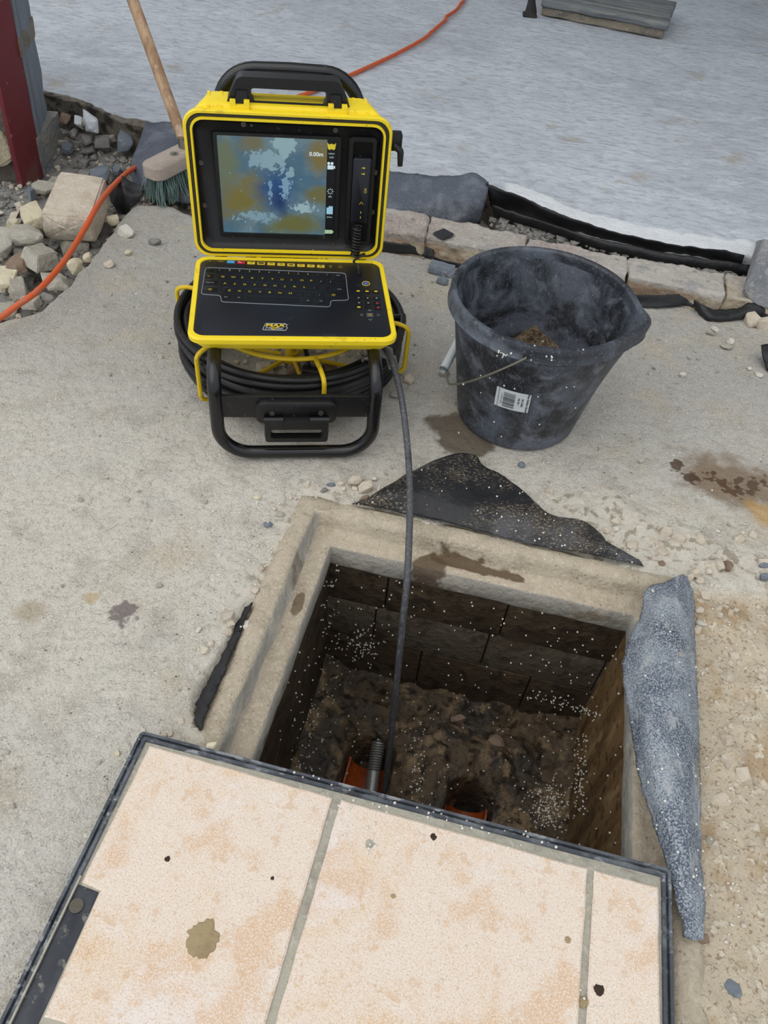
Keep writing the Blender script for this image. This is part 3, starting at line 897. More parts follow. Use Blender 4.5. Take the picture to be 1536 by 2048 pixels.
def ground_z(x, y):
    return float(yard_z(np.array([x]), np.array([y]))[0][0])


def stone(box, m, label, seed, form='block', hz=0.8, z=None, rz=0.0, tilt=(0, 0), cat='stone', name='rubble_stone', group=None, lift=0.0, sink=0.12, parent=None, rough=True):
    """a stone that the photograph shows inside the pixel box; hz = height over width"""
    x0, y0, x1, y1 = box
    zz = z if z is not None and z < -0.1 else 0.0
    c = at((x0 + x1) / 2, (y0 + y1) / 2, zz)
    wpx = (at(x1, (y0 + y1) / 2, zz) - at(x0, (y0 + y1) / 2, zz)).length
    dist = (c - CAM).length
    # apparent height = depth seen aslant plus height seen aslant
    hpx = (y1 - y0) / F_PX * dist
    sl = (CAM_H - zz) / dist
    sz = wpx * hz
    sy = max(0.35 * wpx, (hpx - sz * math.sqrt(1 - sl * sl) * 0.8) / sl)
    sy = min(sy, wpx * 1.8)
    base = (ground_z(c.x, c.y) if z is None else z) + lift
    c = at((x0 + x1) / 2, (y0 + y1) / 2, base + sz * 0.45)
    v, f = hullmesh(rockpts(wpx, sy, sz, seed, form), min(wpx, sy, sz) * 0.05)
    if rough and wpx > 0.03: v, f = roughen(v, f, wpx * 0.05, 1.2 / wpx * 3, seed)
    T = Matrix.Rotation(rz, 4, 'Z') @ Matrix.Rotation(tilt[0], 4, 'X') @ Matrix.Rotation(tilt[1], 4, 'Y')
    v = [T @ p for p in v]
    mz = min(p.z for p in v)
    v = [p + Vector((c.x, c.y, base - mz - sz * sink)) for p in v]
    o = mobj(name, v, f, m, parent, True, 'base', 28)
    if parent is None:
        tag(o, label, cat, group)
    return o


# stones in the jamb wall
for bx_, sd_, mm in (((-40, 285, 31, 347), 5, 'st_cream'),):
    c = J1 + Vector((-0.07, -0.01, 0))
    v, f = hullmesh(rockpts(0.16, 0.10, 0.10, sd_), 0.008)
    v, f = roughen(v, f, 0.008, 30, sd_)
    o = mobj('stone', [p + Vector((c.x - 0.015, c.y + 0.02, 0.055)) for p in v], f, MT[mm], None, True, 'base', 35)
    rel(o, wl)
for k, (dx, zz, w_, h_, mm) in enumerate(((-0.11, 0.17, 0.2, 0.11, 'st_dark'), (-0.09, 0.29, 0.16, 0.1, 'st_grey'), (-0.24, 0.06, 0.13, 0.11, 'st_grey'), (-0.27, 0.2, 0.12, 0.13, 'st_tan'))):
    v, f = hullmesh(rockpts(w_, 0.09, h_, 60 + k), 0.008)
    v, f = roughen(v, f, 0.008, 30, 60 + k)
    o = mobj('stone', [p + Vector((J1.x + dx, J1.y + 0.02, zz)) for p in v], f, MT[mm], None, True, 'base', 35)
    rel(o, wl)

# ------------------------------------------------------------------ chamber: rim, walls, floor
def rect_loop(o, z, n=30, corner=0.0, amp=0.0, seed=0):
    L = []
    u0, u1, v0, v1 = -o, PW + o, -PD - o, o
    C = [(u0, v0), (u1, v0), (u1, v1), (u0, v1)]
    C = [Vector((a, b, 0)) for a, b in C]
    for k in range(4):
        a, b = C[k], C[(k + 1) % 4]
        for s in range(n):
            t = s / n
            p = a.lerp(b, t)
            du = n1(p.x * 18 + o * 90, p.y * 18 + z * 70, seed) * amp
            dv = n1(p.x * 18 + 9 + o * 90, p.y * 18 + z * 70, seed + 3) * amp
            dz = n1(p.x * 26 + o * 200, p.y * 26, seed + 5) * amp
            L.append(pit(p.x + du, p.y + dv, z + dz))
    return L


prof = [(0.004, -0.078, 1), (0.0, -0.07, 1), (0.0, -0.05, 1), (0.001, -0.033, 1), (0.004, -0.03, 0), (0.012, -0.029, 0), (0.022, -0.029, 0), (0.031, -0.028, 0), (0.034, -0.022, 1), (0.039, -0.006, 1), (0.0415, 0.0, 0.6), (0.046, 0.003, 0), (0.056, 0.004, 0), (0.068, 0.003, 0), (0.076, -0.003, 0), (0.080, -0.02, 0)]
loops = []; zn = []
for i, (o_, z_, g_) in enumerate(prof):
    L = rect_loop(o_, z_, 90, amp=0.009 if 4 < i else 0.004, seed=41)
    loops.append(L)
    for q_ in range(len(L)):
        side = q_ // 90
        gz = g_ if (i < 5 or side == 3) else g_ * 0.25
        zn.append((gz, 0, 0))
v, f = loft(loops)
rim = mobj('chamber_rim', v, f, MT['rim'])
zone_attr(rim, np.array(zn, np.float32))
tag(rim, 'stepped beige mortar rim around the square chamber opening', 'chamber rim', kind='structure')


def pitbox(mb, u0, v0, z0, u1, v1, z1, bev=0.0):
    T = Matrix(((PB.x, PA.x, 0, PO.x), (PB.y, PA.y, 0, PO.y), (0, 0, 1, 0), (0, 0, 0, 1)))
    return mb.box((u0, v0, z0), (u1, v1, z1), T, bev)


ZB = -0.40
wb = pitbox(MB(), -0.06, 0.012, -0.56, PW + 0.06, 0.06, -0.06).obj('wall_chamber_back', MT['pitwall'], smooth=False)
tag(wb, 'dark damp blockwork wall of the chamber beneath the stained rim', 'wall', kind='structure')
R = random.Random(4)
for zi, (za, zc, off) in enumerate(((-0.072, -0.1735, 0.10), (-0.1755, -0.2775, 0.29), (-0.2795, -0.50, 0.18))):
    u = -0.055 - (0.22 - off % 0.22)
    edges = [off + k * 0.205 for k in range(-3, 4)]
    for a_, b_ in zip(edges[:-1], edges[1:]):
        a2, b2 = max(a_, -0.05), min(b_, PW + 0.05)
        if b2 - a2 < 0.03: continue
        o = pitbox(MB(), a2 + 0.0012, 0.003 + R.uniform(0, 0.003), zc, b2 - 0.0012, 0.03, za, 0.003).obj('block', MT['pitblock'] if zi == 1 else MT['pitwall'], wb, sharp=40)
w_ = pitbox(MB(), -0.06, -PD - 0.05, -0.56, -0.004, 0.012, -0.06).obj('wall_chamber_left', MT['pitwall'], smooth=False)
tag(w_, 'dark wet wall of the chamber below the ledge beside the yard', 'wall', kind='structure')
w_ = pitbox(MB(), PW + 0.004, -PD - 0.05, -0.56, PW + 0.06, 0.012, -0.06).obj('wall_chamber_right', MT['pitright'], smooth=False)
tag(w_, 'brown streaked rendered wall of the chamber below the felt flap', 'wall', kind='structure')
w_ = pitbox(MB(), -0.06, -PD - 0.06, -0.56, PW + 0.06, -PD - 0.004, -0.06).obj('wall_chamber_front', MT['pitwall'], smooth=False)
tag(w_, 'dark wall of the chamber hidden below the tiled cover', 'wall', kind='structure')

H1 = (0.128, -0.155); H2 = (0.322, -0.20)


def bench_z(u, v):
    z = -0.43 + 0 * u
    z = z + 0.030 * sstep(-0.03, 0.0, v) + 0.025 * sstep(0.44, 0.5, u) + 0.02 * sstep(0.05, -0.01, u)
    mound = np.exp(-(((u - 0.245) / 0.065) ** 2 + ((v + 0.185) / 0.10) ** 2))
    z = z + 0.055 * mound
    mound2 = np.exp(-(((u - 0.03) / 0.06) ** 2 + ((v + 0.20) / 0.12) ** 2))
    z = z + 0.035 * mound2
    z = z + 0.03 * np.exp(-(((u - 0.34) / 0.07) ** 2 + ((v + 0.10) / 0.05) ** 2))
    z = z + fbm(u * 20, v * 20, 51, 5) * 0.055 + fbm(u * 80, v * 80, 52, 3) * 0.014
    for (hu, hv), ru, rl in ((H1, 0.043, 0.3), (H2, 0.043, 0.16)):
        # a channel that opens in a round end and runs towards the covered side
        dv_ = np.where(v > hv, v - hv, np.where(v < hv - rl, hv - rl - v, 0))
        d = np.hypot(u - hu, dv_) + fbm(u * 30, v * 30, 55, 3) * 0.012
        z = z - 0.11 * (1 - sstep(ru - 0.008, ru + 0.004, d))
    return z


us = np.linspace(-0.012, PW + 0.012, 190); vv_ = np.linspace(-PD - 0.01, 0.012, 220)
U, W = np.meshgrid(us, vv_)
ZZ = bench_z(U, W)
pts = [pit(a, b, c) for a, b, c in zip(U.ravel(), W.ravel(), ZZ.ravel())]
nu, nv = len(us), len(vv_)
fc = [(j * nu + i, j * nu + i + 1, (j + 1) * nu + i + 1, (j + 1) * nu + i) for j in range(nv - 1) for i in range(nu - 1)]
bench = mobj('chamber_floor', pts, fc, MT['bench'])
tag(bench, 'muddy brown chamber bottom with two pipe channels', 'chamber floor', kind='structure')


def half_pipe(hu, hv, ln, zc, r, label):
    V = []; Fc = []
    n = 20; m = 14
    for shell in (0, 1):
        rad = r - shell * 0.004
        for j in range(m):
            v = hv + 0.012 - ln * j / (m - 1)
            for k in range(n + 1):
                a = math.pi * (1 + k / n)
                V.append(pit(hu + math.cos(a) * rad, v, zc + math.sin(a) * rad))
    N2 = (n + 1) * m
    for s in (0, 1):
        for j in range(m - 1):
            for k in range(n):
                q_ = (s * N2 + j * (n + 1) + k, s * N2 + j * (n + 1) + k + 1, s * N2 + (j + 1) * (n + 1) + k + 1, s * N2 + (j + 1) * (n + 1) + k)
                Fc.append(q_ if s else q_[::-1])
    for j in range(m - 1):
        for k in (0, n):
            a = j * (n + 1) + k
            Fc.append((a, a + n + 1, N2 + a + n + 1, N2 + a))
    o = mobj('drain_pipe', V, Fc, MT['orange_pipe'], None, True, 'base', 40)
    tag(o, label, 'pipe')


half_pipe(H1[0], H1[1], 0.30, -0.468, 0.040, 'orange drain pipe channel holding the spring mounted camera head')
half_pipe(H2[0], H2[1] + 0.008, 0.16, -0.458, 0.040, 'orange drain pipe channel under the arched hole in the mud')

# ------------------------------------------------------------------ brick course along the slab
bc = empty('brick_course', at(1100, 540, 0))
tag(bc, 'weathered course of buff bricks edging the grey slab behind the bucket', 'brick course', kind='structure')
bt = [(690, 398, 690, 448), (862, 431, 850, 474), (1056, 472, 1050, 512), (1257, 512, 1257, 551), (1452, 546, 1450, 591), (1640, 580, 1650, 632)]
for k in range(5):
    A, B_ = bt[k], bt[k + 1]
    zt = 0.05 + (0.004, 0, 0.002, 0.0, -0.012)[k]
    p = [at(A[0], A[1], zt), at(B_[0], B_[1], zt), at(B_[2], B_[3], zt), at(A[2], A[3], zt)]
    dx_ = (p[1] - p[0]).normalized() * 0.0006
    p = [p[0] + dx_, p[1] - dx_, p[2] - dx_, p[3] + dx_]
    bm = bmesh.new()
    top = [bm.verts.new(q_) for q_ in p]; bot = [bm.verts.new((q_.x, q_.y, -0.03)) for q_ in p]
    bm.faces.new(top[::-1]); bm.faces.new(bot)
    for i in range(4):
        bm.faces.new((top[i], top[(i + 1) % 4], bot[(i + 1) % 4], bot[i]))
    bmesh.ops.recalc_face_normals(bm, faces=bm.faces[:])
    bmesh.ops.bevel(bm, geom=bm.edges[:], offset=0.004, segments=1, affect='EDGES')
    bmesh.ops.triangulate(bm, faces=bm.faces[:])
    for it in range(5):
        ee = [e for e in bm.edges if e.calc_length() > 0.014]
        if not ee: break
        bmesh.ops.subdivide_edges(bm, edges=ee, cuts=1)
        bmesh.ops.triangulate(bm, faces=bm.faces[:])
    bm.normal_update()
    for x in bm.verts:
        c = x.co
        x.co = c + x.normal * (n1(c.x * 22, c.y * 22 + c.z * 40, 70 + k) * 0.018 + n1(c.x * 80, c.y * 80 + c.z * 90, 80) * 0.006)
    bm.verts.index_update()
    o = mobj('brick', [x.co.copy() for x in bm.verts], [tuple(y.index for y in x.verts) for x in bm.faces], MT['brick_edge'], None, True, None, 60)
    bm.free()
    rel(o, bc)


# ------------------------------------------------------------------ sheets of membrane and felt
def sheet(name, rows, m, label, cat, n=48, k=12, amp=0.006, freq=14, seed=0, thick=0.0022, group=None, edge=0.0):
    """rows of (px, py, z) lofted into a wrinkled sheet with real thickness"""
    R3 = [catmull([at(*p) for p in r], n) for r in rows]
    G = []
    for i in range(n):
        G.append(catmull([r[i] for r in R3], k))
    V = []; Fc = []
    for i in range(n):
        for j in range(k):
            p = G[i][j]
            a = n1(p.x * freq, p.y * freq + p.z * freq, seed); b = n1(p.x * freq * 2.7 + 4, p.y * freq * 2.7 + p.z * 20, seed + 2)
            e = 0.0
            if edge and j in (0, k - 1):
                e = n1(i * 0.7, j * 3.1, seed + 5) * edge
            V.append(p + Vector((a * amp * 0.6 + e, b * amp * 0.6 + e * 0.6, (a + b * 0.6) * amp * 2)))
    for i in range(n - 1):
        for j in range(k - 1):
            Fc.append((i * k + j, (i + 1) * k + j, (i + 1) * k + j + 1, i * k + j + 1))
    o = mobj(name, V, Fc, m, None, True, 'base')
    md = o.modifiers.new('thickness', 'SOLIDIFY')
    md.thickness = thick; md.offset = 0
    return tag(o, label, cat, group)


sheet('membrane_sheet', [[(690, 332, .06), (790, 343, .06), (900, 355, .062), (950, 346, .085), (978, 366, .07)],
                         [(690, 380, .045), (790, 385, .05), (880, 395, .05), (940, 395, .06), (972, 398, .055)],
                         [(690, 425, .01), (790, 428, .02), (880, 440, .015), (930, 447, .01), (958, 448, -.005)]],
      MT['dpm_dusty'], 'dusty blue grey membrane sheet folded over the slab edge behind the yellow case', 'membrane', seed=101, amp=0.007, edge=0.008)
sheet('membrane_sheet', [[(292, 244, .058), (345, 246, .06), (400, 262, .058), (450, 285, .056)],
                         [(275, 292, .02), (325, 290, .045), (390, 310, .045), (440, 330, .04)],
                         [(262, 335, -.005), (300, 345, .02), (370, 365, .02), (430, 380, .02)],
                         [(268, 372, -.03), (300, 388, -.01), (360, 402, -.01), (420, 415, -.01)]],
      MT['dpm_dusty'], 'dusty dark membrane sheet spilling off the slab under the broom', 'membrane', seed=111, amp=0.010, edge=0.010)
sheet('membrane_scrap', [[(217, 392, -.01), (222, 366, .02), (240, 352, .035), (262, 362, .03), (290, 372, .025)],
                         [(226, 408, -.015), (232, 385, .012), (246, 378, .03), (262, 386, .022), (287, 388, .018)],
                         [(236, 424, -.03), (240, 408, -.01), (248, 402, .005), (262, 404, .004), (278, 402, .004)],
                         [(246, 438, -.045), (249, 428, -.035), (254, 422, -.02), (260, 416, -.01), (268, 410, -.004)]],
      MT['dpm'], 'crumpled black membrane scrap poking up between the orange cord and the broom', 'membrane', n=30, k=16, seed=121, amp=0.005, freq=26)
sheet('membrane_strip', [[(972, 366, .075), (1010, 382, .078), (1050, 396, .075), (1100, 420, .072), (1190, 452, .066), (1300, 481, .064), (1400, 496, .062), (1440, 500, .06), (1490, 508, .05)],
                         [(978, 392, .05), (1010, 402, .05), (1050, 416, .045), (1100, 440, .045), (1190, 468, .04), (1300, 494, .04), (1400, 508, .04), (1440, 514, .04), (1485, 522, .035)],
                         [(982, 412, .02), (1010, 420, .015), (1050, 432, .01), (1100, 452, .01), (1190, 478, .01), (1300, 505, .01), (1400, 520, .01), (1440, 526, .01), (1480, 534, .01)]],
      MT['dpm'], 'long black membrane strip standing against the crumbly white slab edge', 'membrane', n=90, k=9, seed=131, amp=0.004, freq=20)
sheet('membrane_strip', [[(985, 410, .05), (1040, 428, .05), (1100, 448, .05), (1200, 478, .045), (1330, 505, .045), (1440, 522, .045), (1500, 530, .045)],
                         [(986, 424, .03), (1040, 442, .032), (1100, 462, .03), (1200, 492, .03), (1330, 520, .03), (1440, 536, .03), (1498, 546, .03)],
                         [(988, 436, .0), (1040, 455, .0), (1100, 475, .0), (1200, 506, .0), (1330, 535, .0), (1440, 552, .0), (1495, 560, .0)]],
      MT['dpm'], 'long black membrane strip lying folded over gravel behind the brick course', 'membrane', n=90, k=9, seed=141, amp=0.004, freq=20)
sheet('membrane_scrap', [[(700, 470, .03), (780, 484, .028), (830, 489, .028), (867, 498, .022)], [(700, 492, .004), (780, 504, .004), (830, 511, .004), (869, 518, .004)]],
      MT['dpm'], 'short black membrane strip along the brick beside the yellow case', 'membrane', n=30, k=6, seed=151, amp=0.003)
sheet('membrane_scrap', [[(864, 512, .022), (885, 520, .02), (925, 528, .016)], [(866, 520, .006), (888, 530, .006), (926, 538, .006)]],
      MT['dpm'], 'small curled black membrane tab tucked under the brick by the slate chip', 'membrane', n=20, k=6, seed=155, amp=0.002)
sheet('membrane_scrap', [[(1250, 588, .03), (1310, 590, .03), (1370, 588, .03), (1388, 594, .025)], [(1250, 602, .012), (1310, 607, .012), (1370, 604, .014), (1389, 606, .014)], [(1250, 612, .004), (1310, 616, .004), (1370, 611, .006), (1387, 616, .006)]],
      MT['dpm'], 'black membrane strip with a rounded end along the bricks beyond the bucket spout', 'membrane', n=30, k=8, seed=161, amp=0.002)
sheet('membrane_scrap', [[(1388, 600, .03), (1425, 617, .022), (1470, 618, .018), (1500, 606, .03), (1560, 596, .04)], [(1388, 612, .014), (1420, 634, .012), (1465, 632, .014), (1505, 622, .022), (1560, 618, .025)], [(1390, 622, .002), (1418, 642, .002), (1462, 640, .004), (1508, 636, .004), (1560, 640, .004)]],
      MT['dpm'], 'crumpled wavy black membrane strip running below the grey block', 'membrane', n=40, k=9, seed=165, amp=0.005, freq=30)
sheet('membrane_scrap', [[(1522, 690, .03), (1545, 688, .035), (1600, 700, .03)], [(1524, 712, .02), (1545, 715, .025), (1600, 725, .02)], [(1532, 742, .002), (1550, 750, .002), (1600, 760, .002)]],
      MT['dpm'], 'black membrane corner lying on the yard past the white chips', 'membrane', n=20, k=10, seed=171, amp=0.003)
sheet('membrane_flap', [[(704, 1008, .008), (760, 1016, .010), (830, 1031, .011), (985, 1068, .011), (1100, 1095, .011), (1222, 1118, .010), (1288, 1131, .007)],
                        [(712, 1006, .012), (775, 995, .026), (850, 985, .032), (990, 1022, .022), (1105, 1065, .026), (1205, 1095, .022), (1284, 1126, .010)],
                        [(722, 1003, .012), (790, 968, .026), (870, 940, .030), (985, 980, .016), (1105, 1046, .030), (1190, 1074, .022), (1280, 1122, .010)],
                        [(745, 999, .010), (805, 955, .016), (890, 913, .022), (948, 910, .018), (965, 932, .014), (1012, 956, .010), (1060, 996, .012), (1105, 1030, .022), (1160, 1040, .026), (1202, 1068, .016), (1226, 1108, .010), (1278, 1119, .008)]],
      MT['dpm_flap'], 'torn black membrane flap sprinkled with grit behind the chamber rim', 'membrane', n=110, k=26, seed=181, amp=0.004, freq=12, edge=0.0015)
sheet('felt_flap', [[(1366, 1147, .02), (1330, 1166, .03), (1292, 1180, .035), (1284, 1232, .03), (1262, 1272, .025), (1246, 1330, .02), (1252, 1400, .02), (1266, 1480, .02), (1278, 1560, .022), (1312, 1650, .028), (1338, 1730, .03), (1350, 1790, .03), (1366, 1845, .022), (1366, 1874, .016)],
                    [(1367, 1149, .018), (1345, 1185, .045), (1325, 1215, .055), (1310, 1270, .055), (1300, 1340, .055), (1300, 1420, .055), (1308, 1500, .055), (1322, 1580, .055), (1340, 1650, .05), (1358, 1720, .045), (1368, 1780, .038), (1378, 1840, .026), (1378, 1876, .016)],
                    [(1370, 1150, .014), (1368, 1185, .03), (1368, 1230, .045), (1362, 1300, .05), (1358, 1380, .05), (1360, 1460, .05), (1364, 1540, .05), (1372, 1620, .048), (1380, 1690, .044), (1388, 1760, .036), (1390, 1820, .026), (1390, 1877, .014)],
                    [(1374, 1152, .008), (1386, 1200, .012), (1388, 1260, .012), (1390, 1340, .012), (1391, 1420, .012), (1393, 1500, .012), (1396, 1580, .012), (1399, 1660, .012), (1401, 1740, .012), (1404, 1810, .012), (1402, 1878, .008)]],
      MT['felt'], 'dusty blue grey felt flap draped along the chamber rim', 'felt', n=110, k=20, seed=191, amp=0.006, freq=13, thick=0.005, edge=0.006)
sheet('membrane_sliver', [[(503, 1206, .006), (470, 1292, .006), (432, 1378, .006), (400, 1460, .006)], [(497, 1211, .002), (456, 1304, .000), (414, 1388, .000), (394, 1452, .002)], [(491, 1216, -.002), (442, 1316, -.006), (398, 1396, -.006), (388, 1442, -.002)]],
      MT['dpm'], 'dark membrane sliver showing in the crack beside the chamber rim', 'membrane', n=44, k=10, seed=201, amp=0.006, freq=34, edge=0.010)




# ------------------------------------------------------------------ tiled cover
CO = pit(-0.1331, -0.4065, 0.0)
ct = empty('chamber_cover', (CO.x, CO.y, 0.006), -AZ)
tag(ct, 'recessed chamber cover filled with mottled peach tiles', 'chamber cover')
CZ = 0.034      # top of the tray above its base


def inset(poly, d):
    n = len(poly); out = []
    for i in range(n):
        a, b, c = Vector(poly[i - 1]), Vector(poly[i]), Vector(poly[(i + 1) % n])
        e1 = (b - a).normalized(); e2 = (c - b).normalized()
        n1_ = Vector((-e1.y, e1.x)); n2_ = Vector((-e2.y, e2.x))
        k = n1_ + n2_
        k = k / max(k.dot(n1_), 0.3)
        out.append((b.x + k.x * d, b.y + k.y * d))
    return out


def slabpoly(mb, poly, z0, z1, bev, jit=0.0, seed=0, step=0.012):
    P = []
    n = len(poly)
    area = sum(poly[i][0] * poly[(i + 1) % n][1] - poly[(i + 1) % n][0] * poly[i][1] for i in range(n))
    if area < 0: poly = poly[::-1]
    for i in range(n):
        a, b = Vector(poly[i]), Vector(poly[(i + 1) % n])
        m = max(1, int((b - a).length / step)) if jit else 1
        for s in range(m): P.append(a.lerp(b, s / m))
    if jit:
        P = [p + Vector((n1(p.x * 60, p.y * 60, seed), n1(p.x * 60 + 7, p.y * 60, seed + 1))) * jit for p in P]
    P = [(p.x, p.y) for p in P]
    I = inset(P, bev)
    mb.loft([[(x, y, z0) for x, y in P], [(x, y, z1 - bev * 0.7) for x, y in P], [(x, y, z1) for x, y in I]], True, True)
    return mb


LX, LY = 0.656, 0.50
tp = [(0, 0.0), (0, .030), (.0012, .033), (.0045, .033), (.0055, .0285), (.0075, .0285), (.0085, .0345), (.0120, .0345), (.0128, .032), (.0135, .012)]
loops = []
for o_, z_ in tp:
    L = []
    r_ = max(0.001, 0.007 - o_)
    for x, y in rrect(o_, -LY + o_, LX - o_, -o_, r_, 4): L.append((x, y, z_))
    loops.append(L)
mb = MB().loft(loops, True, True)
tray = mb.obj('tray', MT['tray'], ct, sharp=30)
tray['label'] = 'scuffed black tray edge'
mb = slabpoly(MB(), [(0.0125, -0.0125), (LX - 0.0125, -0.0125), (LX - 0.0125, -LY + 0.0125), (0.0125, -LY + 0.0125)], 0.012, CZ - 0.0022, 0.001)
mb.obj('grout_bed', MT['grout'], ct)
tq = [[(.0205, -.0165), (.2535, -.0215), (.2500, -.302), (.0405, -.302), (.0395, -.1835), (.0165, -.181)],
      [(.2645, -.0215), (.5590, -.0255), (.5555, -.302), (.2600, -.302)],
      [(.5665, -.0255), (.6395, -.0255), (.6400, -.302), (.5640, -.302)],
      [(.0405, -.313), (.2500, -.313), (.2470, -.484), (.0405, -.484)], [(.2600, -.313), (.5555, -.313), (.5540, -.484), (.2580, -.484)], [(.5640, -.313), (.6400, -.313), (.6400, -.484), (.5625, -.484)]]
for i, q_ in enumerate(tq):
    cx_, cy_ = sum(a for a, b in q_) / len(q_), sum(b for a, b in q_) / len(q_)
    mb = slabpoly(MB(), [(a - cx_, b - cy_) for a, b in q_], 0.0, CZ + 0.001 - 0.016, 0.0022, 0.0022, 300 + i)
    o = mb.obj('tile', MT['tile'], ct, sharp=30)
    o.location = (cx_, cy_, 0.016)
mb = slabpoly(MB(), [(.0135, -.183), (.0385, -.185), (.0375, -.47), (.0135, -.47)], 0.012, CZ - 0.001, 0.0012, 0.001, 310)
lp = mb.obj('lifting_plate', MT['tray_dark'], ct, sharp=40)
lp['label'] = 'dark lifting plate with slotted screw'
mb = MB().cyl((0.0225, -0.2035, CZ - 0.002), (0.0225, -0.2035, CZ + 0.0008), 0.0075, 20)
mb.box((0.0165, -0.2045, CZ + 0.0006), (0.0285, -0.2025, CZ + 0.0012))
mb.obj('screw', MT['screw'], lp)
mb = MB().box((0.0115, -0.47, CZ - 0.004), (0.0135, -0.175, CZ + 0.0015))
mb.obj('grout_line', MT['grout'], lp)


def cov(px, py, z=0.04):
    p = at(px, py, z) - CO
    return Vector((p.dot(PB), p.dot(PA)))


def splat(name, px, py, rad, m, zt, seed, asp=1.0):
    c = cov(px, py)
    P = []
    for k in range(40):
        a = 6.2832 * k / 40
        r_ = rad * (1 + 0.75 * n1(math.cos(a) * 1.6 + seed, math.sin(a) * 1.6, seed) + 0.5 * n1(math.cos(a) * 5 + seed, math.sin(a) * 5, seed + 1))
        P.append((c.x + math.cos(a) * r_, c.y + math.sin(a) * r_ * asp))
    mb = MB()
    z0 = CZ + 0.0005
    I = [(c.x + (x - c.x) * 0.86, c.y + (y - c.y) * 0.86) for x, y in P]
    J = [(c.x + (x - c.x) * 0.45, c.y + (y - c.y) * 0.45) for x, y in P]
    mb.loft([[(x, y, z0 - 0.001) for x, y in P], [(x, y, z0 + zt) for x, y in I], [(x, y, z0 + zt * 1.4) for x, y in J]], False, True)
    return mb.obj(name, m, ct)


splat('clay_smear', 405, 1880, 0.0195, MT['clay'], 0.0016, 5)['label'] = 'drying grey brown clay smear'
for i, (x, y, r_, m_) in enumerate(((867, 1674, .0042, 'mud'), (335, 1718, .0034, 'mud'), (1197, 1981, .0062, 'mud'), (1168, 2004, .005, 'clay'), (740, 1688, .0058, 'grout'), (545, 1757, .0022, 'mud'), (1135, 1880, .004, 'clay'), (786, 1793, .003, 'clay'))):
    splat('mud_speck', x, y, r_, MT[m_], 0.001, 20 + i * 3)


# ------------------------------------------------------------------ bucket
BC = at(1030, 825, 0.0)
BC.z = ground_z(BC.x, BC.y) + 0.002
bk = empty('bucket', BC)
tag(bk, 'scuffed black rubber builders bucket with pouring spout and wire bail', 'bucket')
BH = 0.257
_sp = at(1290, 650, BH) - BC
SPA = math.atan2(_sp.y, _sp.x)


def brad(z):
    return 0.113 + (0.152 - 0.113) * (z / 0.19)


def bprof(prof, n=96):
    V = []; Fc = []
    for r, z in prof:
        for k in range(n):
            a = 2 * math.pi * k / n
            d = math.atan2(math.sin(a - SPA), math.cos(a - SPA))
            s = max(0.0, (z - 0.10) / (BH - 0.10)) ** 1.6
            g = math.exp(-(d / 0.22) ** 2)
            rr_ = r + 0.019 * g * s * (1 if r > 0.05 else 0)
            V.append((rr_ * math.cos(a), rr_ * math.sin(a), z + 0.004 * g * s))
    for i in range(len(prof) - 1):
        for k in range(n):
            l = (k + 1) % n
            Fc.append((i * n + k, i * n + l, (i + 1) * n + l, (i + 1) * n + k))
    return V, Fc


def seq(a, b, n):
    return [(a[0] + (b[0] - a[0]) * i / n, a[1] + (b[1] - a[1]) * i / n) for i in range(n)]


pr_ = [(0.0, 0.004), (0.09, 0.004), (0.104, 0.0), (0.110, 0.001), (0.1135, 0.006)] + seq((0.1145, 0.012), (0.152, 0.234), 10) + [(0.152, 0.234), (0.1535, 0.247), (0.150, 0.249)] + seq((0.1485, 0.242), (0.111, 0.014), 10) + [(0.111, 0.014), (0.105, 0.009), (0.06, 0.008), (0.0, 0.008)]
v, f = bprof(pr_)
mobj('body', v, f, MT['bucket'], bk, True, None, 50)
pr_ = [(r_, z_ + 0.042) for r_, z_ in ((0.1525, 0.1885), (0.1575, 0.187), (0.1620, 0.187), (0.1630, 0.1885), (0.1626, 0.190), (0.1612, 0.1915), (0.1610, 0.205), (0.1606, 0.2125), (0.1588, 0.2155), (0.1545, 0.2160), (0.1510, 0.2150), (0.1492, 0.211), (0.1485, 0.203), (0.1480, 0.198))]
v, f = bprof(pr_)
mobj('rim', v, f, MT['bucket_rim'], bk, True, None, 50)
# the bail hangs down along the near side
pv = at(1046, 737, 0.225) - BC
A1 = math.atan2(pv.y, pv.x)
if A1 > 0: A1 -= 2 * math.pi
A2 = A1 - math.pi
pts = []
for i in range(33):
    t = i / 32
    a = A1 + (A2 - A1) * t
    rr_ = 0.166 - 0.020 * math.sin(math.pi * t)
    pts.append(Vector((math.cos(a) * rr_, math.sin(a) * rr_, 0.239 - 0.150 * min(1.0, math.sin(math.pi * t) * 1.2))))
bl = MB().tube([Vector((math.cos(A1) * 0.158, math.sin(A1) * 0.158, 0.242))] + pts + [Vector((math.cos(A2) * 0.158, math.sin(A2) * 0.158, 0.242))], 0.0019, 8).obj('bail', MT['wire'], bk)
gp = MB()
g0 = pts[14]; gd = (pts[20] - pts[14])
G_ = [pts[13] + (pts[20] - pts[13]) * (i / 6) + Vector((-0.004, 0, -0.002)) for i in range(7)]
gp.tube(G_, 0.0085, 18, caps=False)
gp.tube(G_, 0.0062, 18, caps=False)
gp.obj('grip', MT['white_plastic'], bk)
for a in (A1, A2):
    MB().cyl((math.cos(a) * 0.160, math.sin(a) * 0.160, 0.241), (math.cos(a) * 0.1645, math.sin(a) * 0.1645, 0.2405), 0.005, 12).obj('bail_socket', MT['ink'], bk)


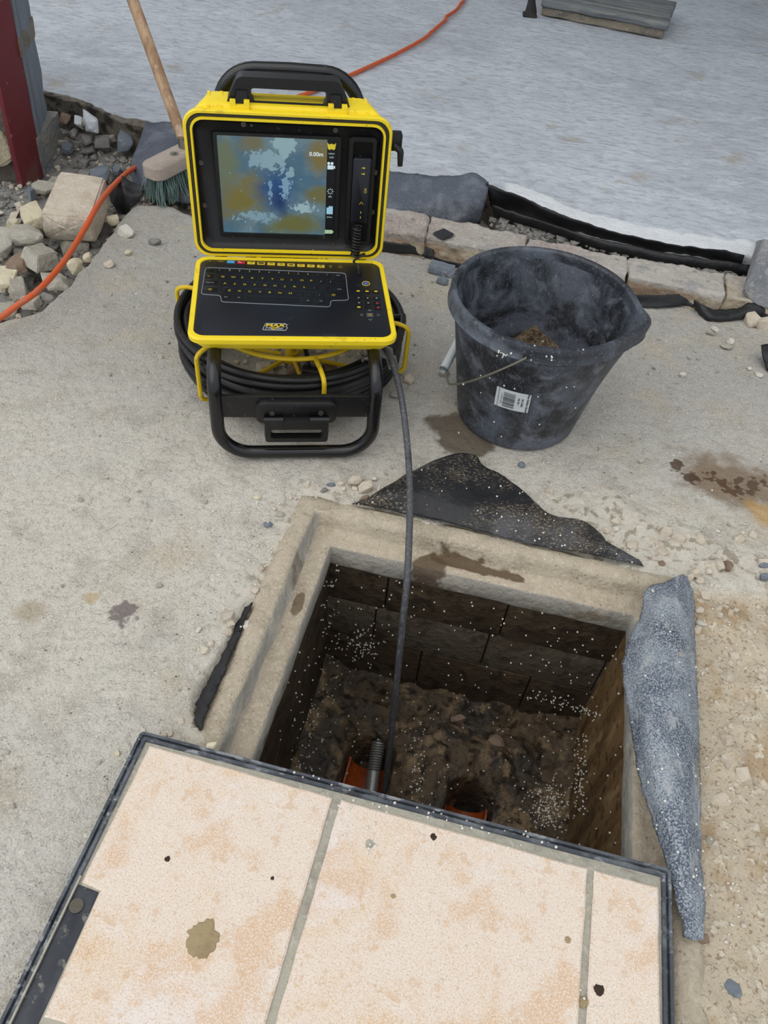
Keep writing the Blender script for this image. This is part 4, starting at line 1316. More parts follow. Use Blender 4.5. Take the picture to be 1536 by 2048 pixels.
# text helper
def text_mesh(s, size, bold=0.0):
    cu = bpy.data.curves.new('t', 'FONT')
    cu.body = s; cu.size = size; cu.align_x = 'CENTER'; cu.align_y = 'CENTER'; cu.offset = bold
    cu.resolution_u = 3
    ob = bpy.data.objects.new('t', cu)
    COL.objects.link(ob)
    me_ = ob.to_mesh()
    v_ = [x.co.copy() for x in me_.vertices]; f_ = [tuple(p.vertices) for p in me_.polygons]
    ob.to_mesh_clear()
    bpy.data.objects.remove(ob)
    bpy.data.curves.remove(cu)
    return v_, f_


# barcode sticker on the bucket wall: (s along the wall, h up) mapped onto the cone
sp_ = at(1026, 797, 0.13) - BC
SA = math.atan2(sp_.y, sp_.x)
SRZ = 0.128; SROT = math.radians(1)


def cone(s, h, off):
    c_, s_ = math.cos(SROT), math.sin(SROT)
    s *= 1.28; h *= 1.28
    s2 = s * c_ - h * s_; h2 = s * s_ + h * c_
    z = SRZ + h2
    r = 0.1145 + (0.152 - 0.1145) * ((z - 0.012) / 0.222) + off
    a = SA + s2 / r
    return (math.cos(a) * r, math.sin(a) * r, z)


def cone_rect(mb, s0, h0, s1, h1, off, n=8):
    V = []; Fc = []
    for i in range(n + 1):
        for h in (h0, h1):
            V.append(cone(s0 + (s1 - s0) * i / n, h, off))
    for i in range(n): Fc.append((2 * i, 2 * i + 2, 2 * i + 3, 2 * i + 1))
    mb.add(V, Fc)


mb = MB(); cone_rect(mb, -0.0235, -0.0175, 0.0235, 0.0175, 0.0009, 14)
st = mb.obj('sticker', MT['paper'], bk)
mb = MB(); R = random.Random(8)
h = -0.0145
while h < 0.0125:
    w_ = R.choice((0.0005, 0.0008, 0.0011))
    cone_rect(mb, -0.0125, h, 0.0035, h + w_, 0.0013, 4)
    h += w_ + R.choice((0.0005, 0.0007, 0.001))


def cone_text(mb, s, size, s0, h0, bold=0.0):
    v_, f_ = text_mesh(s, size, bold)
    mb.add([cone(s0 + p.y, h0 - p.x, 0.0013) for p in v_], f_)


cone_text(mb, 'Black Builders Bucket', 0.0040, 0.0205, 0.0, 0.0001)
cone_text(mb, '362 54203', 0.0036, 0.0135, 0.0, 0.0001)
cone_text(mb, '546 2% 1', 0.0036, 0.0085, 0.001, 0.0001)
cone_text(mb, '5 012345 678900', 0.0028, -0.0150, -0.001)
cone_text(mb, 'MANUFACTURED IN THE UK', 0.0025, -0.0195, 0.0)
mb.obj('barcode_print', MT['ink'], st, smooth=False)

# hand scoop with soil standing in the bucket
sc0 = at(1076, 698, 0.075)
sc = empty('hand_scoop', sc0 + Vector((0, 0, -0.03)))
tag(sc, 'dark metal hand scoop loaded with brown soil inside the bucket', 'scoop')
d1 = (at(1122, 743, 0.058) - at(1042, 663, 0.098)); d1 = d1.normalized()
nrm_ = Vector((-0.1, -0.45, 0.9)); nrm_ = (nrm_ - d1 * nrm_.dot(d1)).normalized()
sd_ = nrm_.cross(d1)
B0 = at(1042, 663, 0.098) - sc.location


def scp(l, w, h): return B0 + d1 * l + sd_ * w + nrm_ * h


V = []; Fc = []
nl, nw = 14, 10
for i in range(nl):
    l = -0.004 + 0.112 * i / (nl - 1)
    hw = 0.026 + 0.006 * (i / (nl - 1))
    for j in range(nw):
        t = -1 + 2 * j / (nw - 1)
        V.append(scp(l, t * hw, 0.014 * t * t - 0.004))
for i in range(nl - 1):
    for j in range(nw - 1):
        Fc.append((i * nw + j, (i + 1) * nw + j, (i + 1) * nw + j + 1, i * nw + j + 1))
bl_ = mobj('blade', V, Fc, MT['iron'], sc)
md = bl_.modifiers.new('thickness', 'SOLIDIFY'); md.thickness = 0.0022; md.offset = -1
MB().cyl(scp(0.105, 0, 0.0), scp(0.150, 0, -0.002), 0.009, 14).obj('handle', MT['black'], sc)
V = []; Fc = []
nl, nw = 44, 26
for i in range(nl):
    tl = i / (nl - 1); l = 0.002 + 0.098 * tl
    hw = 0.0245 + 0.004 * tl
    for j in range(nw):
        t = -1 + 2 * j / (nw - 1)
        e = (1 - t * t) ** 0.6 * min(1, 7 * tl, 7 * (1 - tl)) ** 0.6
        hh = 0.010 * t * t + 0.024 * e + e * (n1(i * 0.35, j * 0.35, 401) * 0.022 + n1(i * 0.9, j * 0.9, 402) * 0.022)
        V.append(scp(l, t * hw, hh - 0.002))
for i in range(nl - 1):
    for j in range(nw - 1):
        Fc.append((i * nw + j, (i + 1) * nw + j, (i + 1) * nw + j + 1, i * nw + j + 1))
mobj('soil_heap', V, Fc, MT['soil'], sc)

# ------------------------------------------------------------------ broom
BZ = 0.058
bl0 = at(299, 346, BZ + 0.018); blc = at(396, 297, BZ + 0.018)
ax = (blc - bl0); ax.z = 0; ax.normalize()
br = empty('broom', (bl0 + ax * 0.14) - Vector((0, 0, BZ + 0.018)), math.atan2(ax.y, ax.x))
tag(br, 'wooden yard broom with green bristles leaning behind the yellow case', 'broom')
loops = []
for z, ins in ((0.0, 0.004), (0.004, 0.0), (0.030, 0.0), (0.0345, 0.003), (0.036, 0.008)):
    loops.append([(x, y, BZ + z) for x, y in rrect(-0.142 + ins, -0.032 + ins, 0.142 - ins, 0.032 - ins, 0.024, 7)])
hd = MB().loft(loops, True, True).obj('head', MT['wood_head'], br, sharp=40)
MB().cyl((-0.052, -0.004, BZ + 0.036), (-0.052, -0.004, BZ + 0.0385), 0.010, 20).cyl((-0.052, -0.004, BZ + 0.0385), (-0.052, -0.004, BZ + 0.041), 0.005, 6).obj('bolt', MT['metal'], hd)
MB().cyl((0.0, 0.0, BZ + 0.02), (0.0, 0.004, BZ + 0.06), 0.019, 20, 0.017).obj('socket', MT['metal'], hd)
Bm = br.matrix_basis.inverted() if False else (Matrix.Translation(br.location) @ Matrix.Rotation(br.rotation_euler.z, 4, 'Z')).inverted()
h0_ = Vector((0.0, 0.0, BZ + 0.03)); h1_ = Bm @ dep(258, -20, 1.86)
dh = (h1_ - h0_).normalized()
hn = MB().tube([h0_ + dh * 0.012 * i for i in range(0, 95)], 0.0142, 18).obj('handle', MT['wood_handle'], br)
R = random.Random(77)
mb = MB()
for i in range(620):
    x = R.uniform(-0.132, 0.132); y = R.uniform(-0.026, 0.026)
    spx = x / 0.132; spy = y / 0.026
    tip = Vector((x + spx * 0.016 + R.gauss(0, 0.006), y + spy * 0.016 - 0.004 + R.gauss(0, 0.006), R.uniform(0.001, 0.008)))
    b0 = Vector((x, y, BZ + 0.004))
    mid = b0.lerp(tip, 0.5) + Vector((R.gauss(0, 0.003), R.gauss(0, 0.003), 0))
    mb.tube([b0, mid, tip], [0.0012, 0.0011, 0.0008], 4, False, False)
bs = mb.obj('bristles', MT['bristle'], br)
bs['kind'] = 'stuff'

# ------------------------------------------------------------------ orange cord
cp = [(-520, 900, .012), (-380, 800, .014), (-230, 745, .014), (-120, 702, .02), (-60, 668, .03), (0, 636, .035), (35, 610, .045), (75, 582, .055), (125, 527, .06), (165, 465, .062), (190, 420, .075), (212, 388, .055), (236, 362, .035), (262, 340, .012), (300, 322, -.012), (340, 300, .03), (400, 268, .065), (480, 232, .064), (560, 205, .060), (625, 183, .060), (690, 155, .060), (750, 128, .060), (800, 104, .060), (855, 72, .060), (900, 30, .060), (928, 0, .060), (955, -45, .060), (1000, -130, .06)]
cp2 = [at(*p) for p in cp]
cpts = catmull(cp2, 230)
for i, p in enumerate(cpts):
    if i > 140: p.x += n1(i * 0.21, 0.4, 500) * 0.03; p.y += n1(i * 0.21, 9.4, 501) * 0.03
mb = MB().tube(cpts, 0.0062, 12)
tag(mb.obj('extension_cord', MT['orange'], origin='base'), 'orange extension cord running over the rubble and across the grey slab', 'cord')

# ------------------------------------------------------------------ drain inspection camera unit
MO = Vector((-0.165, 0.980, 0.0))
MYAW = math.radians(10.5)
MO.z = 0.003
MROLL = math.radians(0.5)
un = empty('drain_inspection_unit', MO, MYAW)
un.rotation_euler = (0, MROLL, MYAW)
tag(un, 'yellow cased drain inspection unit with screen and keyboard on a cable reel frame', 'inspection unit')
MRI = (Matrix.Translation(MO) @ Matrix.Rotation(MYAW, 4, 'Z') @ Matrix.Rotation(MROLL, 4, 'Y')).inverted()


def loc(p): return MRI @ p


# tubular frame: one bent loop
TR_ = 0.0114
fx = 0.131
path = [(0, -0.004, TR_), (fx, -0.004, TR_), (fx, 0.002, 0.168), (fx, 0.07, 0.172), (fx, 0.375, 0.172), (fx - 0.016, 0.410, 0.484), (0, 0.411, 0.486), (-fx + 0.016, 0.410, 0.484), (-fx, 0.375, 0.172), (-fx, 0.07, 0.172), (-fx, 0.002, 0.168), (-fx, -0.004, TR_)]
rad_ = [0, 0.055, 0.05, 0.05, 0.07, 0.10, 0, 0.10, 0.07, 0.05, 0.05, 0.055]
pth = fillet(path, rad_, 9, True)
MB().tube(pth, TR_, 18, True).obj('tubular_frame', MT['black_gloss'], un)
# cross plate with folding handle
cpl = MB().box((-fx + 0.006, -0.004, 0.090), (fx - 0.006, 0.004, 0.134), None, 0.0015)
cpl = cpl.obj('cross_plate', MT['black'], un)
b_ = MB()
loops = []
for y, i_ in ((-0.004, 0.0), (-0.012, 0.0), (-0.0145, 0.003)):
    loops.append([(x, y, z) for x, z in rrect(-0.066 + i_, 0.084 + i_, 0.066 - i_, 0.129 - i_, 0.012, 5)])
b_.loft([L[::-1] for L in loops], True, True)
hb = b_.obj('handle_bracket', MT['black'], cpl, sharp=40)
loops = []
O_ = rrect(-0.054, 0.052, 0.054, 0.100, 0.007, 5); I_ = rrect(-0.042, 0.064, 0.042, 0.080, 0.004, 5)
ring = [[(x, -0.0135, z) for x, z in I_], [(x, -0.0135, z) for x, z in O_], [(x, -0.026, z) for x, z in inset(O_, 0.002)], [(x, -0.026, z) for x, z in inset(I_, -0.0015)]]
b_ = MB(); b_.loft(ring, closed_v=True)
b_.cyl((-0.054, -0.021, 0.099), (-0.022, -0.021, 0.099), 0.0055, 12); b_.cyl((0.022, -0.021, 0.099), (0.054, -0.021, 0.099), 0.0055, 12)
b_.obj('folding_handle', MT['black'], cpl, sharp=40)
for x in (-0.04, 0.04):
    MB().cyl((x, -0.0145, 0.109), (x, -0.0175, 0.109), 0.0045, 12).cyl((x, -0.0175, 0.109), (x, -0.0182, 0.109), 0.0022, 6).obj('rivet', MT['screw'], cpl)

# cable coil (one continuous winding)
CC = Vector((-0.002, 0.256, 0))
pts = []
turn = 0
R = random.Random(5)
lay = [(0.2065, 7), (0.195, 7), (0.184, 6)]
spt = 72
zlo, st_ = 0.040, 0.0125
for li, (rad0, nt_) in enumerate(lay):
    for k in range(nt_):
        kk = k if li % 2 == 0 else nt_ - 1 - k
        wob = R.uniform(-0.002, 0.002); ph = R.uniform(0, 6.28)
        for s in range(spt):
            a = 2 * math.pi * s / spt
            dz = st_ * (s / spt) * (1 if li % 2 == 0 else -1)
            rr_ = rad0 + wob + 0.0025 * math.sin(a * 2 + ph)
            pts.append(CC + Vector((math.cos(a) * rr_, math.sin(a) * rr_, zlo + kk * st_ + dz + 0.002 * math.sin(a * 3 + ph))))
MB().tube(pts, 0.0062, 8).obj('cable_coil', MT['cable'], un)

# yellow wire basket
WR = 0.0042
bs_ = MB()
RU = 0.162; ZU = 0.136
bs_.tube([CC + Vector((math.cos(a) * RU, math.sin(a) * RU, ZU)) for a in [2 * math.pi * k / 48 for k in range(48)]], WR, 8, True)
bs_.obj('basket_ring', MT['yellow_wire'], un)
for k, adeg in enumerate((-77, -138, -196, -250, 70, 38, -16)):
    a = math.radians(adeg)
    d = Vector((math.cos(a), math.sin(a), 0))
    hook = [CC + d * RU + Vector((0, 0, ZU)), CC + d * 0.200 + Vector((0, 0, ZU + 0.002)), CC + d * 0.2225 + Vector((0, 0, 0.132)), CC + d * 0.2225 + Vector((0, 0, 0.030)), CC + d * 0.150 + Vector((0, 0, 0.022)), CC + d * 0.02 + Vector((0, 0, 0.024))]
    MB().tube(fillet(hook, [0, 0.02, 0.02, 0.02, 0.02, 0], 6), WR, 8).obj('basket_spoke', MT['yellow_wire'], un)
hub = MB().cyl(CC + Vector((0, 0, 0.012)), CC + Vector((0, 0, 0.036)), 0.014, 24).cyl(CC + Vector((0, 0, 0.036)), CC + Vector((0, 0, 0.15)), 0.007, 16)
hub.obj('hub', MT['yellow_wire'], un)
MB().tube(catmull([CC + Vector((-0.03, 0.0, 0.14)), CC + Vector((0.005, -0.035, 0.12)), CC + Vector((0.028, -0.072, 0.06)), CC + Vector((0.0, -0.11, 0.03)), CC + Vector((-0.04, -0.12, 0.05)), CC + Vector((-0.03, -0.175, 0.06))], 40), 0.0045, 8).obj('signal_lead', MT['cable'], un)
MB().cyl(CC + Vector((0.022, -0.075, 0.045)), CC + Vector((0.055, -0.088, 0.05)), 0.014, 14).obj('lead_connector', MT['black'], un)
for x in (-0.058, -0.02):
    pass

# case base
ZT = 0.210
bx0, bx1, by0, by1 = -0.171, 0.167, 0.047, 0.298
Lp = []
for z, ins in ((0.176, 0.030), (0.180, 0.016), (0.188, 0.010), (0.1955, 0.006), (0.1965, 0.0035), (0.1985, 0.0035), (0.1995, 0.0005), (0.207, 0.0), (ZT, 0.002), (ZT, 0.0085), (ZT - 0.003, 0.0095)):
    Lp.append([(x, y, z) for x, y in rrect(bx0 + ins, by0 + ins, bx1 - ins, by1 - ins, max(0.006, 0.022 - ins * 0.4), 7)])
base = MB().loft(Lp, True, True).obj('case_base', MT['yellow'], un, sharp=35)
kp = MB()
Lp = []
for z, ins in ((ZT - 0.006, 0.009), (ZT - 0.002, 0.009), (ZT - 0.0012, 0.0105)):
    Lp.append([(x, y, z) for x, y in rrect(bx0 + ins, by0 + ins, bx1 - ins, by1 - ins, 0.017, 7)])
kpan = kp.loft(Lp, True, True).obj('keyboard_panel', MT['panel'], un)
ZK = ZT - 0.0011


def K(cx_, cy_, z=ZK):
    o = loc(CAM); d = loc(dep(380 + cx_ / 3.746, 500 + cy_ / 3.746, 1.0)) - o
    return o + d * ((z - o.z) / d.z)


leg = {'y': MB(), 'w': MB(), 'g': MB()}
# rectify: the printed rows run along the case
_a = K(145, 152); _b = K(1027, 183)
kang = math.atan2(_b.y - _a.y, _b.x - _a.x)


def put_text(mb, s, c, size, bold=0.0, asp=1.0, shear=0.0):
    v_, f_ = text_mesh(s, size, bold)
    cs, sn = math.cos(kang), math.sin(kang)
    V_2 = []
    for p in v_:
        x = p.x * asp + p.y * shear; y = p.y
        V_2.append((c.x + x * cs - y * sn, c.y + x * sn + y * cs, c.z))
    mb.add(V_2, f_)


rows = {
    'num': [(145, 152), (222, 155), (297, 158), (371, 161), (446, 165), (519, 168), (593, 171), (666, 175), (740, 178), (812, 182), (884, 185), (958, 188), (1027, 190), (1110, 193)],
    'q': [(140, 197), (246, 202), (325, 206), (392, 209), (467, 213), (543, 216), (617, 220), (690, 224), (758, 227), (838, 230), (908, 233), (980, 237), (1054, 240), (1135, 243)],
    'a': [(150, 245), (262, 253), (335, 257), (411, 261), (485, 264), (562, 267), (637, 271), (711, 274), (784, 277), (857, 281), (932, 285), (1005, 288), (1120, 296)],
    'z': [(150, 298), (295, 306), (370, 310), (448, 314), (524, 317), (597, 320), (674, 324), (752, 328), (820, 332), (895, 335), (970, 339), (1075, 340)],
    'b': [(268, 354), (366, 358), (620, 372), (884, 381), (982, 384)]}
caps = {'num': ['`', '1', '2', '3', '4', '5', '6', '7', '8', '9', '0', '-', '=', ''], 'q': ['Tab'] + list('QWERTYUIOP') + ['[', ']', ''], 'a': ['CapsLock'] + list('ASDFGHJKL') + [';', "'", 'Enter'], 'z': ['', 'Z', 'X', 'C', 'V', 'B', 'N', 'M', ',', '.', '/', ''], 'b': ['Ctrl', 'Alt', '', 'Alt', 'Ctrl']}
Tk = Matrix.Rotation(kang, 4, 'Z')
for r_, P in rows.items():
    for i, (x, y) in enumerate(P):
        c = K(x, y, ZK)
        w_ = 0.0148
        if r_ == 'b' and i == 2: w_ = 0.088
        elif i in (0, len(P) - 1) and r_ in 'az': w_ = 0.024
        d_ = 0.0125 if r_ != 'num' else 0.0105
        o = MB().box((-w_ / 2, -d_ / 2, -0.0005), (w_ / 2, d_ / 2, 0.0006), Matrix.Translation(c) @ Tk, 0.0004).obj('key', MT['key'], kpan, sharp=40)
        s = caps[r_][i]
        c2 = Vector((c.x, c.y, ZK + 0.0008))
        if s and len(s) == 1:
            up = r_ in 'qaz' and s.isalpha()
            put_text(leg['y' if (up or r_ == 'num') else 'w'], s, c2, 0.0068 if up else 0.0040, 0.0, 1.15)
            if r_ == 'num': put_text(leg['w'], ['~', '!', '@', '#', '$', '%', '^', '&', '*', '(', ')', '_', '+'][i], c2 + Vector((0, 0.0036, 0)), 0.0034)
        elif s:
            put_text(leg['y' if s in ('Tab',) else 'w'], s, c2, 0.0034)
        elif r_ == 'z':
            v_ = [(0, .0032), (.0036, 0), (.0014, 0), (.0014, -.0024), (-.0014, -.0024), (-.0014, 0), (-.0036, 0)]
            leg['y'].tube([c2 + Vector((a, b, 0)) for a, b in v_], 0.0003, 4, True)
        elif r_ == 'num':
            leg['w'].box((-0.004, -0.0003, 0), (0.004, 0.0003, 0.0001), Matrix.Translation(c2) @ Tk)
# outline around the keys
ol = [(118, 130), (1165, 174), (1188, 376), (1054, 379), (1051, 427), (236, 389), (228, 341), (84, 331)]
MB().tube(fillet([K(x, y, ZK + 0.0003) for x, y in ol], 0.006, 4, True), 0.00055, 6, True).obj('key_outline', MT['legend_g'], kpan)
# function row
for i, (x, y) in enumerate(((307, 90), (382, 94), (458, 98), (533, 101), (608, 105), (683, 109), (757, 113), (832, 117), (906, 120), (980, 123))):
    c = K(x, y)
    mm = MT['btn_blue'] if i == 0 else MT['btn_red'] if i == 1 else MT['legend_y']
    MB().box((-0.0068, -0.0042, -0.0003), (0.0068, 0.0042, 0.0007), Matrix.Translation(c) @ Tk, 0.0003).obj('function_key', mm, kpan, sharp=40)
dk = MB()
c = K(307, 90) + Vector((0, 0, 0.0009))
leg['w'].tube([c + Vector((a, b, 0)) for a, b in ((-.004, -.0025), (-.002, .0022), (0, -.0015), (.0022, .0022), (.004, -.0025))], 0.0006, 4)
c = K(382, 94) + Vector((0, 0, 0.0009))
leg['w'].tube([c + Vector((a, b, 0)) for a, b in ((-.004, .0026), (-.0005, -.002), (.0005, -.0024))], 0.0007, 4)
for i, (x, y) in enumerate(((458, 98), (533, 101), (608, 105), (683, 109), (757, 113), (832, 117), (906, 120), (980, 123))):
    c = K(x, y) + Vector((0, 0, 0.0009))
    if i == 0: dk.tube([c + Vector((-.002, -.0012, 0)), c + Vector((.003, .0018, 0))], 0.0006, 4)
    elif i == 1: dk.box((-.0048, -.0024, 0), (.0048, .0024, .0001), Matrix.Translation(c) @ Tk)
    elif i == 2: dk.tube([c + Vector((-.003, -.001, 0)), c + Vector((0, .0016, 0)), c + Vector((.003, -.001, 0))], 0.0005, 4)
    elif i == 3: dk.box((-.004, -.0003, 0), (.004, .0003, .0001), Matrix.Translation(c) @ Tk); dk.tube([c + Vector((0, .0015, 0)), c + Vector((.0016, 0, 0)), c + Vector((0, -.0015, 0)), c + Vector((-.0016, 0, 0))], 0.0003, 4, True)
    elif i == 4: dk.box((-.0038, -.002, 0), (.0038, .0012, .0001), Matrix.Translation(c) @ Tk)
    elif i == 5: dk.tube([c + Vector((-.003, -.0016, 0)), c + Vector((-.003, .0016, 0)), c + Vector((.001, .0016, 0)), c + Vector((.001, -.0016, 0))], 0.0003, 4, True)
    elif i == 6: dk.tube([c + Vector((-.003, 0, 0)), c + Vector((.002, .0018, 0)), c + Vector((.002, -.0018, 0))], 0.0004, 4, True)
    else: dk.tube([c + Vector((math.cos(q_) * .0022, math.sin(q_) * .0022, 0)) for q_ in (0, 1, 2, 3, 4, 5)], 0.0006, 4, True)
dk.obj('key_symbols', MT['ink'], kpan)
for s, x, y in (('Esc', 152, 85), ('Delete', 230, 87), ('Page', 1053, 121), ('Up', 1053, 131), ('Text', 1126, 122), ('screen', 1126, 132)):
    put_text(leg['y'], s, K(x, y) + Vector((0, 0, 0.0006)), 0.0034)
# numeric pad side
pc = K(1318, 253)
MB().tube([pc + Vector((math.cos(2 * math.pi * k / 24) * .0066, math.sin(2 * math.pi * k / 24) * .0066, 0.0005)) for k in range(24)], 0.0007, 6, True).obj('power_ring', MT['legend_y'], kpan)
MB().cyl(pc, pc + Vector((0, 0, 0.0012)), 0.0050, 20).obj('power_button', MT['btn_pow'], kpan)
leg['w'].tube([pc + Vector((math.cos(q_) * .0022, math.sin(q_) * .0022, 0.0014)) for q_ in [math.radians(130 + k * 28) for k in range(11)]], 0.0003, 4)
for x, y, kc in ((1260, 310, 'y'), (1326, 312, 'y'), (1393, 313, 'y'), (1265, 360, 'w'), (1332, 362, 'w'), (1399, 363, 'w'), (1268, 398, 'w'), (1337, 399, 'w'), (1403, 402, 'r'), (1265, 431, 'y'), (1337, 430, 'n'), (1409, 434, 'r')):
    c = K(x, y)
    MB().box((-0.0062, -0.0045, -0.0003), (0.0062, 0.0045, 0.0006), Matrix.Translation(c) @ Tk, 0.0003).obj('key', MT['key'], kpan, sharp=40)
    c2 = c + Vector((0, 0, 0.0008))
    if kc == 'y': leg['y'].box((-.0028, -.0018, 0), (.0028, .0018, .0001), Matrix.Translation(c2) @ Tk)
    elif kc == 'w': leg['w'].add([c2 + Vector((-.0016, -.0016, 0)), c2 + Vector((.002, 0, 0)), c2 + Vector((-.0016, .0016, 0))], [(0, 1, 2)])
    elif kc == 'r': MB().cyl(c2, c2 + Vector((0, 0, 0.0003)), 0.0020, 12).obj('record_mark', MT['btn_red'], kpan)
okc = K(1348, 489) + Vector((0, 0, 0.0006))
leg['g'].tube([okc + Vector((a, b, 0)) for a, b in ((-.005, -.0042), (.005, -.0042), (.005, .0042), (-.005, .0042))], 0.0004, 4, True)
put_text(leg['y'], 'OK', okc, 0.0048, 0.0001)
for x, y, d in ((1345, 453, (0, 1)), (1352, 525, (0, -1)), (1285, 487, (-1, 0)), (1411, 490, (1, 0))):
    c = K(x, y) + Vector((0, 0, 0.0006))
    d = Vector((d[0], d[1], 0)); e = Vector((-d.y, d.x, 0))
    leg['g'].tube([c + d * 0.0028, c - d * 0.0016 + e * 0.0032, c - d * 0.0016 - e * 0.0032], 0.0003, 4, True)
# maker's badge
lc = K(636, 578) + Vector((0, 0, 0.0006))
bd = MB()
out_ = [(-.0200, -.0092), (-.0150, .0088), (.0170, .0092), (.0205, .0062), (.0178, .0018), (.0205, -.0015), (.0175, -.0092)]
cs, sn = math.cos(kang), math.sin(kang)


def rot2(a, b): return lc + Vector((a * cs - b * sn, a * sn + b * cs, 0))


bd.tube(fillet([rot2(a, b) for a, b in out_], 0.002, 4, True), 0.00055, 6, True)
badge = bd.obj('badge', MT['legend_w'], kpan)
bm_ = MB(); put_text(bm_, 'MAX', rot2(0.0008, 0.0036) + Vector((0, 0, 0.0003)), 0.0112, 0.00035, 1.3, 0.25)
bm_.tube([rot2(0.0125, 0.006) + Vector((0, 0, .0003)), rot2(0.0045, -0.001) + Vector((0, 0, .0003)), rot2(0.001, -0.003) + Vector((0, 0, .0003))], 0.0008, 4)
bm_.tube([rot2(-0.0015 + math.cos(q_) * .0034, -0.0044 + math.sin(q_) * .0024) + Vector((0, 0, .0003)) for q_ in [k * 0.5236 for k in range(12)]], 0.0007, 4, True)
bm_.obj('badge_lettering', MT['legend_y'], kpan)
bm_ = MB(); put_text(bm_, 'PR', rot2(-0.0098, -0.0046) + Vector((0, 0, 0.0003)), 0.0074, 0.0002, 1.35, 0.2); put_text(bm_, 'BE', rot2(0.0082, -0.0048) + Vector((0, 0, 0.0003)), 0.0074, 0.0002, 1.35, 0.2)
put_text(bm_, 'TM', rot2(0.0232, 0.0084), 0.0018)
bm_.obj('badge_lettering', MT['legend_g'], kpan)
for k_, m_ in (('y', 'legend_y'), ('w', 'legend_w'), ('g', 'legend_g')):
    leg[k_].obj('key_legends', MT[m_], kpan, smooth=False)['kind'] = 'stuff'

# lid, standing open
LO = Vector((-0.003, 0.303, 0.206)); LEAN = math.radians(1.0)


def lid(x, y, z=0.0):
    return Vector((LO.x + x, LO.y - z * math.cos(LEAN) + y * math.sin(LEAN), LO.z + y * math.cos(LEAN) + z * math.sin(LEAN)))


LW, LHt = 0.169, 0.250
shell = []
for z, ins, tin, r_ in ((-0.070, 0.040, 0.012, 0.02), (-0.068, 0.034, 0.000, 0.022), (-0.060, 0.028, -0.008, 0.024), (-0.030, 0.018, -0.007, 0.026), (-0.018, 0.012, -0.004, 0.027), (-0.016, 0.006, 0.000, 0.026), (-0.012, 0.001, 0.001, 0.026), (-0.003, 0.0, 0.0, 0.026), (0.0, 0.0015, 0.0015, 0.0255), (0.0, 0.0050, 0.005, 0.024), (-0.003, 0.0055, 0.0055, 0.023), (-0.003, 0.0105, 0.0105, 0.021), (0.002, 0.0110, 0.011, 0.021), (0.002, 0.0140, 0.014, 0.019), (-0.004, 0.0150, 0.015, 0.018), (-0.020, 0.0160, 0.016, 0.017)):
    shell.append([lid(x, y, z) for x, y in rrect(-LW + ins, ins, LW - ins, LHt - tin, r_, 7)])
ls = MB().loft(shell, True, False)
lsh = ls.obj('case_lid', MT['yellow'], un, sharp=35)
lsl = []
for z, ins in ((-0.0025, 0.0055), (-0.0008, 0.0065), (-0.0008, 0.0095), (-0.0025, 0.0105)):
    lsl.append([lid(x, y, z) for x, y in rrect(-LW + ins, ins, LW - ins, LHt - ins, 0.0225, 7)])
MB().loft(lsl).obj('lid_seal', MT['seal'], lsh)
# inner panel: a shallow tray with a window and a pocket
pan = []
for z, ins in ((-0.003, 0.0152), (-0.010, 0.019), (-0.013, 0.023)):
    pan.append([lid(x, y, z) for x, y in rrect(-LW + ins, ins, LW - ins, LHt - ins, 0.016, 7)])
lp_ = MB().loft(pan, False, True).obj('lid_panel', MT['lidpanel'], un, sharp=40)


def lidpx(px, py, z=-0.012):
    """lid coordinates under a pixel"""
    o = loc(CAM); d = (loc(dep(px, py, 1.0)) - o)
    p0 = lid(0, 0, z); n_ = lid(0, 0, 1) - lid(0, 0, 0)
    t = (p0 - o).dot(n_) / d.dot(n_)
    q_ = o + d * t
    return ((q_ - p0).dot(lid(1, 0, 0) - lid(0, 0, 0)), (q_ - p0).dot(lid(0, 1, 0) - lid(0, 0, 0)))


def frame2(mb, a, b, z0, z1, r_=0.004):
    """a raised frame between two rectangles in lid coordinates"""
    A = rrect(*a, r_, 4); B = rrect(*b, max(r_ * 0.6, 0.001), 4)
    mb.loft([[lid(x, y, z0) for x, y in A], [lid(x, y, z1) for x, y in A], [lid(x, y, z1) for x, y in B], [lid(x, y, z0) for x, y in B]])
    return mb


a_ = lidpx(434, 281, -0.010); b_ = lidpx(668, 462, -0.010)
SX0, SX1, SY0, SY1 = -0.1175, 0.0790, 0.0415, 0.2095
frame2(MB(), (SX0 - 0.006, SY0 - 0.007, SX1 + 0.006, SY1 + 0.005), (SX0, SY0, SX1, SY1), -0.014, -0.0075).obj('screen_bezel', MT['black'], lp_, sharp=40)
SIM = 0.0625
# the screen: glowing camera picture and a dark side bar
msc = bpy.data.materials.new('glowing_screen_picture'); msc.use_nodes = True
t = msc.node_tree; N = t.nodes; L = t.links
b = N['Principled BSDF']; b.inputs['Roughness'].default_value = 0.25; b.inputs['Base Color'].default_value = (0.01, 0.012, 0.014, 1)
co = N.new('ShaderNodeTexCoord').outputs['Object']


def nz(scale, det, rough, dist=0.0, off=0.0):
    q_ = N.new('ShaderNodeTexNoise'); q_.inputs['Scale'].default_value = scale; q_.inputs['Detail'].default_value = det; q_.inputs['Roughness'].default_value = rough; q_.inputs['Distortion'].default_value = dist
    mp = N.new('ShaderNodeMapping'); mp.inputs['Location'].default_value = (off, off * 0.7, off * 1.3); L.new(co, mp.inputs[0]); L.new(mp.outputs[0], q_.inputs['Vector'])
    return q_.outputs[0]


def mr(v, lo, hi):
    q_ = N.new('ShaderNodeMapRange'); q_.interpolation_type = 'SMOOTHSTEP'; q_.inputs[1].default_value = lo; q_.inputs[2].default_value = hi; L.new(v, q_.inputs[0]); return q_.outputs[0]


